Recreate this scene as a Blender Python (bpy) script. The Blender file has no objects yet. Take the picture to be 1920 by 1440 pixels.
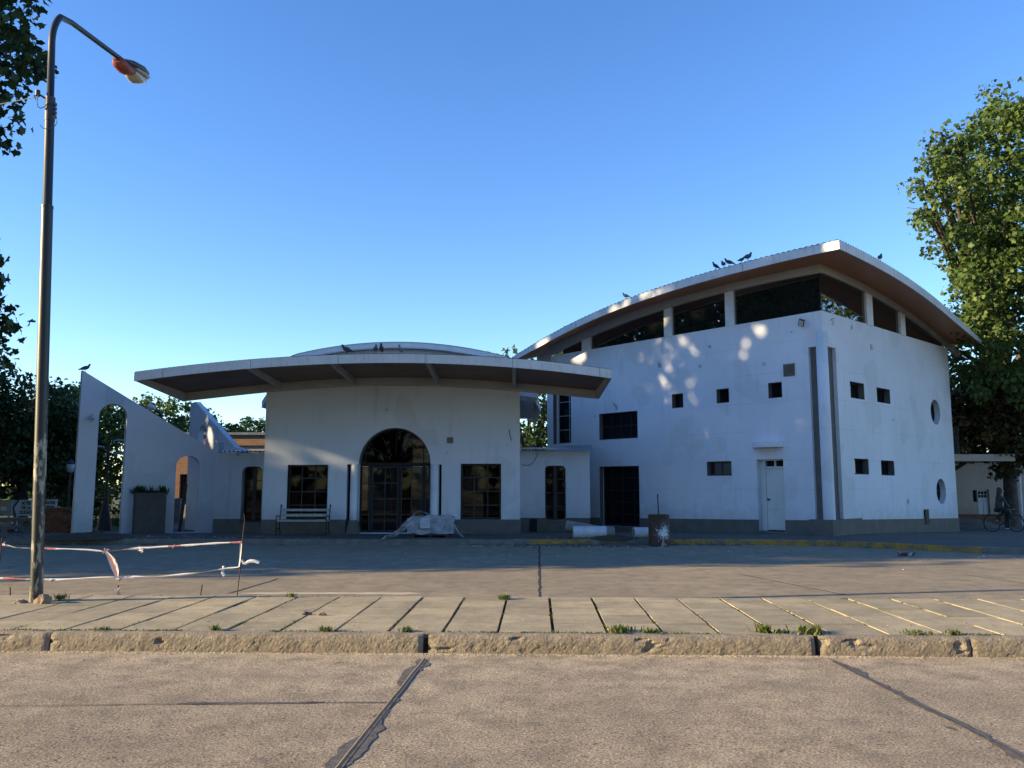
import bpy, bmesh, math, random
import numpy as np
from math import sin, cos, pi, radians, atan, hypot, sqrt, atan2
from mathutils import Vector, Matrix, noise

# ------------------------------------------------------------------ camera, sky, sun, exposure
F = 1550.0; HOR = 910.0; EYE = 1.65
TH = atan((HOR - 720) / F)
sc = bpy.context.scene
COL = sc.collection
cam_d = bpy.data.cameras.new('camera'); cam = bpy.data.objects.new('camera', cam_d); COL.objects.link(cam)
cam.location = (0, 0, EYE); cam.rotation_euler = (pi / 2 + TH, 0, 0)
cam_d.sensor_width = 36; cam_d.lens = F / 1920 * 36; cam_d.clip_end = 3000; cam_d.clip_start = 0.05
sc.camera = cam

SUN_AZ = radians(10.5); SUN_EL = radians(15)
w = bpy.data.worlds.new("World"); sc.world = w; w.use_nodes = True
N = w.node_tree.nodes; Lk = w.node_tree.links
sky = N.new('ShaderNodeTexSky'); sky.sky_type = 'NISHITA'; sky.sun_disc = False
sky.sun_elevation = SUN_EL; sky.sun_rotation = atan2(-cos(SUN_AZ), -sin(SUN_AZ))
sky.air_density = 1.0; sky.dust_density = 0.0; sky.ozone_density = 3.0; sky.altitude = 0
hs_ = N.new('ShaderNodeHueSaturation'); hs_.inputs['Saturation'].default_value = 1.18; hs_.inputs['Hue'].default_value = 0.512; Lk.new(sky.outputs[0], hs_.inputs['Color'])
Lk.new(hs_.outputs[0], N['Background'].inputs[0]); N['Background'].inputs[1].default_value = 0.13
sd = bpy.data.lights.new('sun', 'SUN'); sd.energy = 5.0; sd.angle = radians(0.53); sd.color = (1.0, 0.79, 0.47)
so = bpy.data.objects.new('sun', sd); COL.objects.link(so)
so.rotation_euler = Vector((cos(SUN_EL) * cos(SUN_AZ), cos(SUN_EL) * sin(SUN_AZ), -sin(SUN_EL))).to_track_quat('-Z', 'Y').to_euler()
so.location = (-30, -6, 30)
sc.view_settings.view_transform = 'Standard'; sc.view_settings.look = 'None'
sc.view_settings.gamma = 1; sc.view_settings.exposure = 1.34
sc.cycles.max_bounces = 6; sc.cycles.transparent_max_bounces = 12

# ------------------------------------------------------------------ survey helpers (photo pixel -> point on a real plane)
def ray(x, y):
    vx = (x - 960) / F; vy = -(y - 720) / F
    return (vx, cos(TH) - vy * sin(TH), sin(TH) + vy * cos(TH))
def gp(x, y, z=0.0):
    r = ray(x, y); k = (z - EYE) / r[2]; return (r[0] * k, r[1] * k, z)
def dp(x, y, d):
    r = ray(x, y); k = d / r[1]; return (r[0] * k, d, EYE + r[2] * k)
class Wall:
    def __init__(s, a, b):
        s.a = (a[0], a[1]); L = hypot(b[0] - a[0], b[1] - a[1]); s.L = L
        s.t = ((b[0] - a[0]) / L, (b[1] - a[1]) / L); n = (s.t[1], -s.t[0])
        if n[0] * a[0] + n[1] * a[1] > 0: n = (-n[0], -n[1])
        s.n = n
    def off(s, d):
        v = Wall((0, 0), (1, 1)); v.a = (s.a[0] + s.n[0] * d, s.a[1] + s.n[1] * d); v.t = s.t; v.n = s.n; v.L = s.L; return v
    def px(s, x, y):
        r = ray(x, y); k = (s.a[0] * s.n[0] + s.a[1] * s.n[1]) / (r[0] * s.n[0] + r[1] * s.n[1])
        P = (r[0] * k, r[1] * k)
        return ((P[0] - s.a[0]) * s.t[0] + (P[1] - s.a[1]) * s.t[1], EYE + r[2] * k)
    def P(s, q, z, o=0.0):
        return (s.a[0] + s.t[0] * q + s.n[0] * o, s.a[1] + s.t[1] * q + s.n[1] * o, z)
    def rect(s, x0, y0, x1, y1):
        xm = (x0 + x1) / 2; ym = (y0 + y1) / 2
        return (s.px(x0, ym)[0], s.px(x1, ym)[0], s.px(xm, y1)[1], s.px(xm, y0)[1])   # s0 s1 z0 z1
ROT = radians(1.75)
def S(u, v, z=0.0): return (u * cos(ROT) + v * sin(ROT), -u * sin(ROT) + v * cos(ROT), z)
def zg(x, y):                       # plaza height: falls away gently behind the kerb
    z = 0.15 if y < 26 else 0.15 - 0.041 * (y - 26)
    return max(z, -0.16)

# ------------------------------------------------------------------ materials
MAT = {}
def new_mat(name):
    m = bpy.data.materials.new(name); m.use_nodes = True; MAT[name] = m
    return m, m.node_tree.nodes, m.node_tree.links, m.node_tree.nodes['Principled BSDF']
def nnode(N, L, scale, detail=4, rough=0.55, vec=None):
    n = N.new('ShaderNodeTexNoise'); n.inputs['Scale'].default_value = scale; n.inputs['Detail'].default_value = detail
    n.inputs['Roughness'].default_value = rough
    if vec is not None: L.new(vec, n.inputs['Vector'])
    return n
def ramp(N, L, fac, p0, p1, c0=(0, 0, 0, 1), c1=(1, 1, 1, 1)):
    r = N.new('ShaderNodeValToRGB'); L.new(fac, r.inputs[0]); e = r.color_ramp.elements
    e[0].position = p0; e[1].position = p1; e[0].color = c0; e[1].color = c1
    return r
def mixc(N, L, fac, a, b, mode='MIX'):
    m = N.new('ShaderNodeMix'); m.data_type = 'RGBA'; m.blend_type = mode
    for s_, v in ((0, fac), (6, a), (7, b)):
        if isinstance(v, (int, float)): m.inputs[s_].default_value = v
        elif isinstance(v, tuple): m.inputs[s_].default_value = (*v[:3], 1)
        else: L.new(v, m.inputs[s_])
    return m.outputs[2]
def bump(N, L, B, h, strength, dist):
    b = N.new('ShaderNodeBump'); b.inputs['Strength'].default_value = strength; b.inputs['Distance'].default_value = dist
    L.new(h, b.inputs['Height']); L.new(b.outputs[0], B.inputs['Normal']); return b
def mat(name, c1, c2=None, scale=3.0, rough=0.7, metal=0.0, bs=0.0, bscale=40, bdist=0.01, lo=0.35, hi=0.65, spec=0.4, grime=0.0):
    m, N, L, B = new_mat(name)
    B.inputs['Roughness'].default_value = rough; B.inputs['Metallic'].default_value = metal
    B.inputs['Specular IOR Level'].default_value = spec
    g = N.new('ShaderNodeNewGeometry')
    if c2 is None: c2 = tuple(c * 0.82 for c in c1)
    n = nnode(N, L, scale, 6, 0.6, g.outputs['Position'])
    r = ramp(N, L, n.outputs[0], lo, hi)
    c = mixc(N, L, r.outputs[0], c1, c2)
    if grime:
        n3 = nnode(N, L, 18, 6, 0.7, g.outputs['Position']); r3 = ramp(N, L, n3.outputs[0], 0.56, 0.72)
        c = mixc(N, L, r3.outputs[0], c, tuple(x * (1 - grime) for x in c2))
    L.new(c, B.inputs['Base Color'])
    if bs:
        n2 = nnode(N, L, bscale, 6, 0.65, g.outputs['Position']); bump(N, L, B, n2.outputs[0], bs, bdist)
    return m

# weathered concrete of the streets
def concrete(name, ca, cb, speck, bstr, patch=0.0):
    m, N, L, B = new_mat(name)
    g = N.new('ShaderNodeNewGeometry'); P = g.outputs['Position']
    n1 = nnode(N, L, 0.45, 5, 0.6, P); r1 = ramp(N, L, n1.outputs[0], 0.36, 0.66)
    c = mixc(N, L, r1.outputs[0], ca, cb)
    if patch:      # pale dust washed against the kerb
        sp = N.new('ShaderNodeSeparateXYZ'); L.new(P, sp.inputs[0]); nd = nnode(N, L, 1.6, 5, 0.7, P)
        ma = N.new('ShaderNodeMath'); ma.operation = 'MULTIPLY_ADD'; L.new(nd.outputs[0], ma.inputs[0]); ma.inputs[1].default_value = 1.6; L.new(sp.outputs[1], ma.inputs[2])
        rd = ramp(N, L, ma.outputs[0], 0.0, 1.0); mr = N.new('ShaderNodeMapRange'); L.new(ma.outputs[0], mr.inputs[0]); mr.inputs[1].default_value = 7.4; mr.inputs[2].default_value = 9.2
        c = mixc(N, L, mr.outputs[0], c, (0.50, 0.410, 0.295))
    n2 = nnode(N, L, 2.6, 8, 0.75, P); r2 = ramp(N, L, n2.outputs[0], 0.42, 0.66)
    c = mixc(N, L, r2.outputs[0], c, tuple(x * 0.74 for x in cb))
    n3 = nnode(N, L, 55, 5, 0.8, P); r3 = ramp(N, L, n3.outputs[0], 0.36, 0.64, (1 - speck,) * 3 + (1,), (1 + speck * 0.7,) * 3 + (1,))
    c = mixc(N, L, 1.0, c, r3.outputs[0], 'MULTIPLY')
    v = N.new('ShaderNodeTexVoronoi'); v.inputs['Scale'].default_value = 30; L.new(P, v.inputs['Vector'])
    rv = ramp(N, L, v.outputs['Distance'], 0.08, 0.26, (0.36, 0.33, 0.31, 1), (1, 1, 1, 1))
    n5 = nnode(N, L, 3.0, 3, 0.6, P); r5 = ramp(N, L, n5.outputs[0], 0.44, 0.62)
    pits = mixc(N, L, r5.outputs[0], (1, 1, 1), rv.outputs[0])
    c = mixc(N, L, 1.0, c, pits, 'MULTIPLY')
    L.new(c, B.inputs['Base Color']); B.inputs['Roughness'].default_value = 0.9; B.inputs['Specular IOR Level'].default_value = 0.2
    n4 = nnode(N, L, 38, 8, 0.8, P); n6 = nnode(N, L, 7, 4, 0.6, P)
    a = N.new('ShaderNodeMath'); a.operation = 'MULTIPLY_ADD'; L.new(n6.outputs[0], a.inputs[0]); a.inputs[1].default_value = 1.2; L.new(n4.outputs[0], a.inputs[2])
    bump(N, L, B, a.outputs[0], bstr, 0.022)
    return m
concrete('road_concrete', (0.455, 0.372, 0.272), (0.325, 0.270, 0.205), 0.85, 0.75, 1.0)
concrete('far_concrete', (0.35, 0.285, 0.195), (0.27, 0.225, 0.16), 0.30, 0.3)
concrete('slab_concrete', (0.46, 0.385, 0.25), (0.375, 0.32, 0.215), 0.22, 0.14)
m = MAT['slab_concrete']; N = m.node_tree.nodes; L = m.node_tree.links; B = N['Principled BSDF']; src = B.inputs['Base Color'].links[0].from_socket
at = N.new('ShaderNodeAttribute'); at.attribute_name = 'v'; rp = ramp(N, L, at.outputs['Fac'], 0.0, 1.0, (0.80, 0.80, 0.81, 1), (1.06, 1.05, 1.03, 1)); L.new(mixc(N, L, 1.0, src, rp.outputs[0], 'MULTIPLY'), B.inputs['Base Color'])
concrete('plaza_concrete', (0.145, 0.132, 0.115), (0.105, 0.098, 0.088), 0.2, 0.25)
m, N, L, B = new_mat('kerb_concrete')
g = N.new('ShaderNodeNewGeometry'); P = g.outputs['Position']
n1 = nnode(N, L, 7, 8, 0.7, P); r1 = ramp(N, L, n1.outputs[0], 0.32, 0.68)
c = mixc(N, L, r1.outputs[0], (0.345, 0.288, 0.212), (0.22, 0.18, 0.13))
n2 = nnode(N, L, 45, 6, 0.7, P); r2 = ramp(N, L, n2.outputs[0], 0.35, 0.7, (0.55, 0.55, 0.55, 1), (1.25, 1.25, 1.25, 1))
c = mixc(N, L, 1.0, c, r2.outputs[0], 'MULTIPLY'); L.new(c, B.inputs['Base Color']); B.inputs['Roughness'].default_value = 0.95
bump(N, L, B, n2.outputs[0], 0.8, 0.02)

# white plaster with shallow horizontal construction joints, stains and roller marks
def plaster(name, base, joints=True, z0=1.52, pitch=0.93):
    m, N, L, B = new_mat(name)
    g = N.new('ShaderNodeNewGeometry'); P = g.outputs['Position']
    n1 = nnode(N, L, 0.6, 6, 0.6, P); r1 = ramp(N, L, n1.outputs[0], 0.3, 0.72)
    c = mixc(N, L, r1.outputs[0], base, tuple(x * 0.88 for x in base))
    mp = N.new('ShaderNodeMapping'); mp.inputs['Scale'].default_value = (3.0, 3.0, 0.35); L.new(P, mp.inputs['Vector'])
    n2 = nnode(N, L, 1.6, 6, 0.7, mp.outputs[0]); r2 = ramp(N, L, n2.outputs[0], 0.56, 0.78, (1, 1, 1, 1), (0.80, 0.79, 0.77, 1))
    c = mixc(N, L, 1.0, c, r2.outputs[0], 'MULTIPLY')
    n3 = nnode(N, L, 2.4, 2, 0.4, P); r3 = ramp(N, L, n3.outputs[0], 0.765, 0.775, (1, 1, 1, 1), (0.55, 0.53, 0.5, 1))
    c = mixc(N, L, 1.0, c, r3.outputs[0], 'MULTIPLY')
    n8 = nnode(N, L, 0.75, 3, 0.35, P); r8 = ramp(N, L, n8.outputs[0], 0.585, 0.60, (1, 1, 1, 1), (0.93, 0.925, 0.91, 1))
    c = mixc(N, L, 1.0, c, r8.outputs[0], 'MULTIPLY')
    sz = N.new('ShaderNodeSeparateXYZ'); L.new(P, sz.inputs[0]); n9 = nnode(N, L, 3.5, 6, 0.7, P)
    mz = N.new('ShaderNodeMath'); mz.operation = 'MULTIPLY_ADD'; L.new(n9.outputs[0], mz.inputs[0]); mz.inputs[1].default_value = -1.5; L.new(sz.outputs[2], mz.inputs[2])
    rz_ = N.new('ShaderNodeMapRange'); L.new(mz.outputs[0], rz_.inputs[0]); rz_.inputs[1].default_value = -0.45; rz_.inputs[2].default_value = 0.25
    c = mixc(N, L, rz_.outputs[0], tuple(x * 0.72 for x in base), c)
    hgt = nnode(N, L, 30, 5, 0.6, P).outputs[0]
    if joints:
        sp = N.new('ShaderNodeSeparateXYZ'); L.new(P, sp.inputs[0])
        wv = nnode(N, L, 0.8, 2, 0.5, P)
        m0 = N.new('ShaderNodeMath'); m0.operation = 'MULTIPLY_ADD'; L.new(wv.outputs[0], m0.inputs[0]); m0.inputs[1].default_value = 0.03; L.new(sp.outputs[2], m0.inputs[2])
        m1 = N.new('ShaderNodeMath'); m1.operation = 'SUBTRACT'; L.new(m0.outputs[0], m1.inputs[0]); m1.inputs[1].default_value = z0 - pitch * 4 + 0.015
        m2 = N.new('ShaderNodeMath'); m2.operation = 'DIVIDE'; L.new(m1.outputs[0], m2.inputs[0]); m2.inputs[1].default_value = pitch
        m3 = N.new('ShaderNodeMath'); m3.operation = 'FRACT'; L.new(m2.outputs[0], m3.inputs[0])
        r4 = ramp(N, L, m3.outputs[0], 0.006, 0.016, (0.72, 0.72, 0.73, 1), (1, 1, 1, 1))
        n7 = nnode(N, L, 0.9, 3, 0.6, P); r7 = ramp(N, L, n7.outputs[0], 0.40, 0.56)
        jl = mixc(N, L, r7.outputs[0], (1, 1, 1), r4.outputs[0])
        c = mixc(N, L, 1.0, c, jl, 'MULTIPLY')
    L.new(c, B.inputs['Base Color']); B.inputs['Roughness'].default_value = 0.85; B.inputs['Specular IOR Level'].default_value = 0.25
    bump(N, L, B, hgt, 0.25, 0.006)
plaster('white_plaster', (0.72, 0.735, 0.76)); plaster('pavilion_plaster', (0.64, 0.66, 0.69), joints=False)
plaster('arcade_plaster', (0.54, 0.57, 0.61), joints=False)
plaster('beige_plaster', (0.52, 0.44, 0.33), joints=False); plaster('house_plaster', (0.50, 0.40, 0.31), joints=False)
mat('plinth_paint', (0.150, 0.135, 0.112), (0.115, 0.105, 0.09), 2.5, 0.85, bs=0.3, bscale=25, grime=0.3)
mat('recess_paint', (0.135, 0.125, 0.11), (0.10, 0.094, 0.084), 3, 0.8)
mat('white_metal', (0.70, 0.70, 0.70), (0.60, 0.60, 0.59), 4, 0.5, grime=0.15)
mat('bright_metal', (0.82, 0.83, 0.84), (0.74, 0.75, 0.76), 4, 0.5)
mat('fascia_metal', (0.66, 0.66, 0.64), (0.55, 0.55, 0.53), 1.2, 0.45, grime=0.12)
def seams(name, pitch):
    m = MAT[name]; N = m.node_tree.nodes; L = m.node_tree.links; B = N['Principled BSDF']; src = B.inputs['Base Color'].links[0].from_socket
    g = N.new('ShaderNodeNewGeometry'); sp = N.new('ShaderNodeSeparateXYZ'); L.new(g.outputs['Position'], sp.inputs[0])
    d = N.new('ShaderNodeMath'); d.operation = 'DIVIDE'; L.new(sp.outputs[0], d.inputs[0]); d.inputs[1].default_value = pitch
    f = N.new('ShaderNodeMath'); f.operation = 'FRACT'; L.new(d.outputs[0], f.inputs[0]); r = ramp(N, L, f.outputs[0], 0.005, 0.012, (0.45, 0.45, 0.45, 1), (1, 1, 1, 1))
    mp = N.new('ShaderNodeMapping'); mp.inputs['Scale'].default_value = (6, 6, .8); L.new(g.outputs['Position'], mp.inputs['Vector'])
    n = nnode(N, L, 1.5, 5, 0.7, mp.outputs[0]); r2 = ramp(N, L, n.outputs[0], 0.52, 0.75, (1, 1, 1, 1), (0.72, 0.69, 0.64, 1))
    c = mixc(N, L, 1.0, src, r.outputs[0], 'MULTIPLY'); c = mixc(N, L, 1.0, c, r2.outputs[0], 'MULTIPLY'); L.new(c, B.inputs['Base Color'])
seams('fascia_metal', 2.44)
mat('beam_paint', (0.42, 0.41, 0.37), (0.36, 0.35, 0.32), 2, 0.55)
mat('roof_sheet', (0.42, 0.45, 0.50), (0.32, 0.34, 0.37), 2, 0.35, metal=0.6)
mat('dark_frame', (0.014, 0.014, 0.016), (0.02, 0.018, 0.018), 6, 0.6, spec=0.2)
mat('planter_paint', (0.085, 0.078, 0.07), (0.065, 0.06, 0.055), 6, 0.9)
mat('brown_frame', (0.060, 0.048, 0.040), (0.045, 0.036, 0.03), 6, 0.6, spec=0.25)
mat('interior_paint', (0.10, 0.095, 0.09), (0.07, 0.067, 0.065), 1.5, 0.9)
mat('door_paint', (0.60, 0.62, 0.60), (0.52, 0.55, 0.54), 1.5, 0.4, grime=0.1)
mat('black_iron', (0.02, 0.02, 0.022), None, 8, 0.5)
mat('bench_wood', (0.42, 0.40, 0.37), (0.30, 0.28, 0.26), 12, 0.7, bs=0.4)
mat('old_wood', (0.085, 0.045, 0.025), (0.05, 0.03, 0.018), 9, 0.85, bs=0.4)
mat('rusty_rod', (0.10, 0.055, 0.035), (0.045, 0.03, 0.025), 14, 0.85, metal=0.3)
mat('tape_white', (0.80, 0.76, 0.72), (0.70, 0.64, 0.60), 20, 0.4, bs=0.5, bscale=60)
mat('tape_red', (0.60, 0.13, 0.11), (0.62, 0.30, 0.27), 20, 0.4, bs=0.5, bscale=60)
mat('yellow_kerb', (0.40, 0.215, 0.03), (0.17, 0.13, 0.08), 4.5, 0.85, bs=0.5, bscale=20, lo=0.42, hi=0.6, grime=0.5)
mat('grey_kerb', (0.20, 0.18, 0.15), (0.13, 0.12, 0.10), 4, 0.9, bs=0.5, bscale=20)
mat('tar', (0.070, 0.064, 0.060), (0.16, 0.135, 0.11), 16, 0.75, bs=0.5, bscale=50)
mat('joint_filler', (0.035, 0.032, 0.030), None, 12, 0.9)
mat('soil', (0.085, 0.060, 0.038), (0.05, 0.04, 0.028), 6, 1.0, bs=0.8, bscale=30)
mat('lawn', (0.045, 0.075, 0.02), (0.10, 0.085, 0.04), 1.5, 1.0, bs=0.9, bscale=30, bdist=0.03)
mat('sand_patch', (0.50, 0.42, 0.30), (0.44, 0.36, 0.26), 3, 0.95, bs=0.3)
mat('pigeon_grey', (0.035, 0.038, 0.048), (0.07, 0.075, 0.09), 30, 0.7)
mat('pigeon_pale', (0.35, 0.34, 0.33), (0.08, 0.08, 0.09), 14, 0.7)
mat('lamp_red', (0.33, 0.065, 0.035), (0.15, 0.04, 0.03), 12, 0.6, grime=0.4)
mat('lamp_dark', (0.07, 0.055, 0.06), (0.04, 0.035, 0.04), 10, 0.5)
mat('lamp_rim', (0.55, 0.53, 0.50), None, 10, 0.5)
mat('terracotta', (0.22, 0.08, 0.045), (0.13, 0.055, 0.035), 5, 0.9, bs=0.6, bscale=15)
mat('bark', (0.12, 0.095, 0.07), (0.055, 0.045, 0.035), 5, 0.95, bs=0.9, bscale=14, bdist=0.04)
mat('pale_bark', (0.30, 0.25, 0.17), (0.12, 0.10, 0.07), 3, 0.9, bs=0.5, bscale=10, bdist=0.03)
mat('skin', (0.42, 0.25, 0.18), None, 8, 0.6); mat('hair', (0.05, 0.032, 0.022), None, 30, 0.6)
mat('dark_cloth', (0.018, 0.018, 0.022), None, 20, 0.9); mat('grey_cloth', (0.06, 0.058, 0.062), None, 20, 0.9)
mat('tyre', (0.02, 0.02, 0.02), None, 20, 0.85); mat('chrome', (0.55, 0.55, 0.55), None, 20, 0.3, metal=0.9)
mat('rubble_stone', (0.16, 0.14, 0.12), (0.08, 0.065, 0.05), 9, 0.95, bs=0.6)
mat('white_scrap', (0.60, 0.60, 0.60), (0.42, 0.42, 0.42), 9, 0.7)
mat('brick_scrap', (0.28, 0.11, 0.06), (0.20, 0.09, 0.05), 9, 0.9)
mat('pipe_paint', (0.58, 0.60, 0.62), (0.44, 0.46, 0.48), 3, 0.8, bs=0.4, bscale=16, grime=0.55)
mat('pipe_bare', (0.24, 0.225, 0.20), (0.16, 0.15, 0.14), 4, 0.9, bs=0.5)
mat('pallet_brick', (0.22, 0.22, 0.23), (0.14, 0.14, 0.15), 4, 0.8)
mat('stone_rock', (0.28, 0.21, 0.15), (0.18, 0.13, 0.09), 9, 0.95, bs=0.8)
mat('sign_board', (0.50, 0.52, 0.55), (0.42, 0.44, 0.47), 3, 0.6)
mat('sign_green', (0.20, 0.27, 0.26), None, 3, 0.6); mat('sign_ink', (0.012, 0.014, 0.022), None, 3, 0.6)
mat('poster_orange', (0.45, 0.20, 0.09), (0.30, 0.26, 0.12), 3, 0.6)
mat('poster_grey', (0.30, 0.31, 0.26), (0.14, 0.16, 0.13), 4, 0.6)
mat('grey_metal', (0.22, 0.22, 0.22), None, 8, 0.5, metal=0.5)
mat('wire', (0.02, 0.02, 0.02), None, 8, 0.5)
mat('flower_red', (0.40, 0.04, 0.03), (0.30, 0.12, 0.10), 3, 0.7)

m, N, L, B = new_mat('wood_soffit')
g = N.new('ShaderNodeNewGeometry'); P = g.outputs['Position']
sp = N.new('ShaderNodeSeparateXYZ'); L.new(P, sp.inputs[0])
mm = N.new('ShaderNodeMath'); mm.operation = 'MULTIPLY'; L.new(sp.outputs[1], mm.inputs[0]); mm.inputs[1].default_value = 9.0
fr = N.new('ShaderNodeMath'); fr.operation = 'FRACT'; L.new(mm.outputs[0], fr.inputs[0])
rr = ramp(N, L, fr.outputs[0], 0.03, 0.08, (0.45, 0.45, 0.45, 1), (1, 1, 1, 1))
mp = N.new('ShaderNodeMapping'); mp.inputs['Scale'].default_value = (0.8, 9, 1); L.new(P, mp.inputs['Vector'])
n = nnode(N, L, 2.5, 5, 0.6, mp.outputs[0])
c = mixc(N, L, n.outputs[0], (0.44, 0.20, 0.085), (0.29, 0.125, 0.055))
c = mixc(N, L, 1.0, c, rr.outputs[0], 'MULTIPLY'); L.new(c, B.inputs['Base Color']); B.inputs['Roughness'].default_value = 0.5

mat('canopy_soffit', (0.23, 0.145, 0.092), (0.17, 0.105, 0.07), 1.5, 0.6)
m, N, L, B = new_mat('brick_wall')
g = N.new('ShaderNodeNewGeometry'); sp = N.new('ShaderNodeSeparateXYZ'); L.new(g.outputs['Position'], sp.inputs[0])
cb = N.new('ShaderNodeCombineXYZ'); L.new(sp.outputs[0], cb.inputs[0]); L.new(sp.outputs[2], cb.inputs[1])
bt = N.new('ShaderNodeTexBrick'); L.new(cb.outputs[0], bt.inputs['Vector']); bt.inputs['Scale'].default_value = 1.0
bt.inputs['Brick Width'].default_value = 0.30; bt.inputs['Row Height'].default_value = 0.11; bt.inputs['Mortar Size'].default_value = 0.012
bt.inputs['Color1'].default_value = (0.34, 0.145, 0.075, 1); bt.inputs['Color2'].default_value = (0.22, 0.10, 0.055, 1); bt.inputs['Mortar'].default_value = (0.30, 0.23, 0.16, 1)
L.new(bt.outputs['Color'], B.inputs['Base Color']); B.inputs['Roughness'].default_value = 0.9
bump(N, L, B, bt.outputs['Fac'], 0.5, -0.01)

def glassy(name, base, rough, spec, ior=1.5, coat=0.0):
    m, N, L, B = new_mat(name)
    B.inputs['Base Color'].default_value = (*base, 1); B.inputs['Roughness'].default_value = rough
    B.inputs['IOR'].default_value = ior; B.inputs['Specular IOR Level'].default_value = spec
    g = N.new('ShaderNodeNewGeometry'); n = nnode(N, L, 1.2, 2, 0.4, g.outputs['Position'])
    bump(N, L, B, n.outputs[0], 0.04, 0.02)
glassy('dark_glass', (0.008, 0.008, 0.010), 0.03, 0.28, 1.45)
glassy('mirror_glass', (0.010, 0.010, 0.010), 0.015, 0.8, 1.9)
def see_through(name, tint, gloss):
    m = bpy.data.materials.new(name); m.use_nodes = True; MAT[name] = m
    N = m.node_tree.nodes; L = m.node_tree.links; N.clear()
    o = N.new('ShaderNodeOutputMaterial'); t = N.new('ShaderNodeBsdfTransparent'); t.inputs[0].default_value = (*tint, 1)
    gl = N.new('ShaderNodeBsdfGlossy'); gl.inputs['Roughness'].default_value = 0.03
    mx = N.new('ShaderNodeMixShader'); mx.inputs[0].default_value = gloss
    L.new(t.outputs[0], mx.inputs[1]); L.new(gl.outputs[0], mx.inputs[2]); L.new(mx.outputs[0], o.inputs[0])
see_through('clear_glass', (0.28, 0.29, 0.29), 0.012)
m = bpy.data.materials.new('plastic_film'); m.use_nodes = True; MAT['plastic_film'] = m
N = m.node_tree.nodes; L = m.node_tree.links; N.clear()
o = N.new('ShaderNodeOutputMaterial'); t = N.new('ShaderNodeBsdfTransparent'); df = N.new('ShaderNodeBsdfPrincipled')
df.inputs['Base Color'].default_value = (0.42, 0.44, 0.47, 1); df.inputs['Roughness'].default_value = 0.25
g = N.new('ShaderNodeNewGeometry'); n = nnode(N, L, 7, 5, 0.7, g.outputs['Position']); bump(N, L, df, n.outputs[0], 0.8, 0.05)
n2 = nnode(N, L, 4, 4, 0.6, g.outputs['Position']); r = ramp(N, L, n2.outputs[0], 0.35, 0.65, (0.45, 0.45, 0.45, 1), (0.9, 0.9, 0.9, 1))
mx = N.new('ShaderNodeMixShader'); L.new(r.outputs[0], mx.inputs[0]); L.new(t.outputs[0], mx.inputs[1]); L.new(df.outputs[0], mx.inputs[2]); L.new(mx.outputs[0], o.inputs[0])

# lamp pole: dark green-grey paint with pale peeling on the lower part
m, N, L, B = new_mat('pole_paint')
g = N.new('ShaderNodeNewGeometry'); P = g.outputs['Position']; sp = N.new('ShaderNodeSeparateXYZ'); L.new(P, sp.inputs[0])
mp = N.new('ShaderNodeMapping'); mp.inputs['Scale'].default_value = (9, 9, 2.6); L.new(P, mp.inputs['Vector'])
n = nnode(N, L, 1.0, 7, 0.7, mp.outputs[0])
zz = ramp(N, L, sp.outputs[2], 0.0, 1.0); zm = N.new('ShaderNodeMapRange'); L.new(sp.outputs[2], zm.inputs[0])
zm.inputs[1].default_value = 2.2; zm.inputs[2].default_value = 3.2; zm.inputs[3].default_value = 0.0; zm.inputs[4].default_value = 0.22
ad = N.new('ShaderNodeMath'); ad.operation = 'SUBTRACT'; L.new(n.outputs[0], ad.inputs[0]); L.new(zm.outputs[0], ad.inputs[1])
r = ramp(N, L, ad.outputs[0], 0.50, 0.54)
c = mixc(N, L, r.outputs[0], (0.018, 0.018, 0.014), (0.27, 0.255, 0.19)); L.new(c, B.inputs['Base Color']); B.inputs['Roughness'].default_value = 0.45
bump(N, L, B, n.outputs[0], 0.3, 0.01)
m, N, L, B = new_mat('lamp_glass'); B.inputs['Base Color'].default_value = (0.45, 0.42, 0.33, 1); B.inputs['Roughness'].default_value = 0.12
# rusty drum with a splash of white paint
m, N, L, B = new_mat('drum_rust')
g = N.new('ShaderNodeNewGeometry'); P = g.outputs['Position']; sp = N.new('ShaderNodeSeparateXYZ'); L.new(P, sp.inputs[0])
n = nnode(N, L, 5, 6, 0.65, P); r = ramp(N, L, n.outputs[0], 0.35, 0.65); c = mixc(N, L, r.outputs[0], (0.10, 0.05, 0.032), (0.045, 0.03, 0.025))
n2 = nnode(N, L, 17, 8, 0.8, P); vd = N.new('ShaderNodeVectorMath'); vd.operation = 'DISTANCE'; L.new(P, vd.inputs[0]); DRUM_VD = vd
s2 = N.new('ShaderNodeMath'); s2.operation = 'MULTIPLY_ADD'; L.new(vd.outputs['Value'], s2.inputs[0]); s2.inputs[1].default_value = -0.75; L.new(n2.outputs[0], s2.inputs[2])
r2 = ramp(N, L, s2.outputs[0], 0.385, 0.40); c = mixc(N, L, r2.outputs[0], c, (0.62, 0.63, 0.65)); L.new(c, B.inputs['Base Color']); B.inputs['Roughness'].default_value = 0.8

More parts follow.
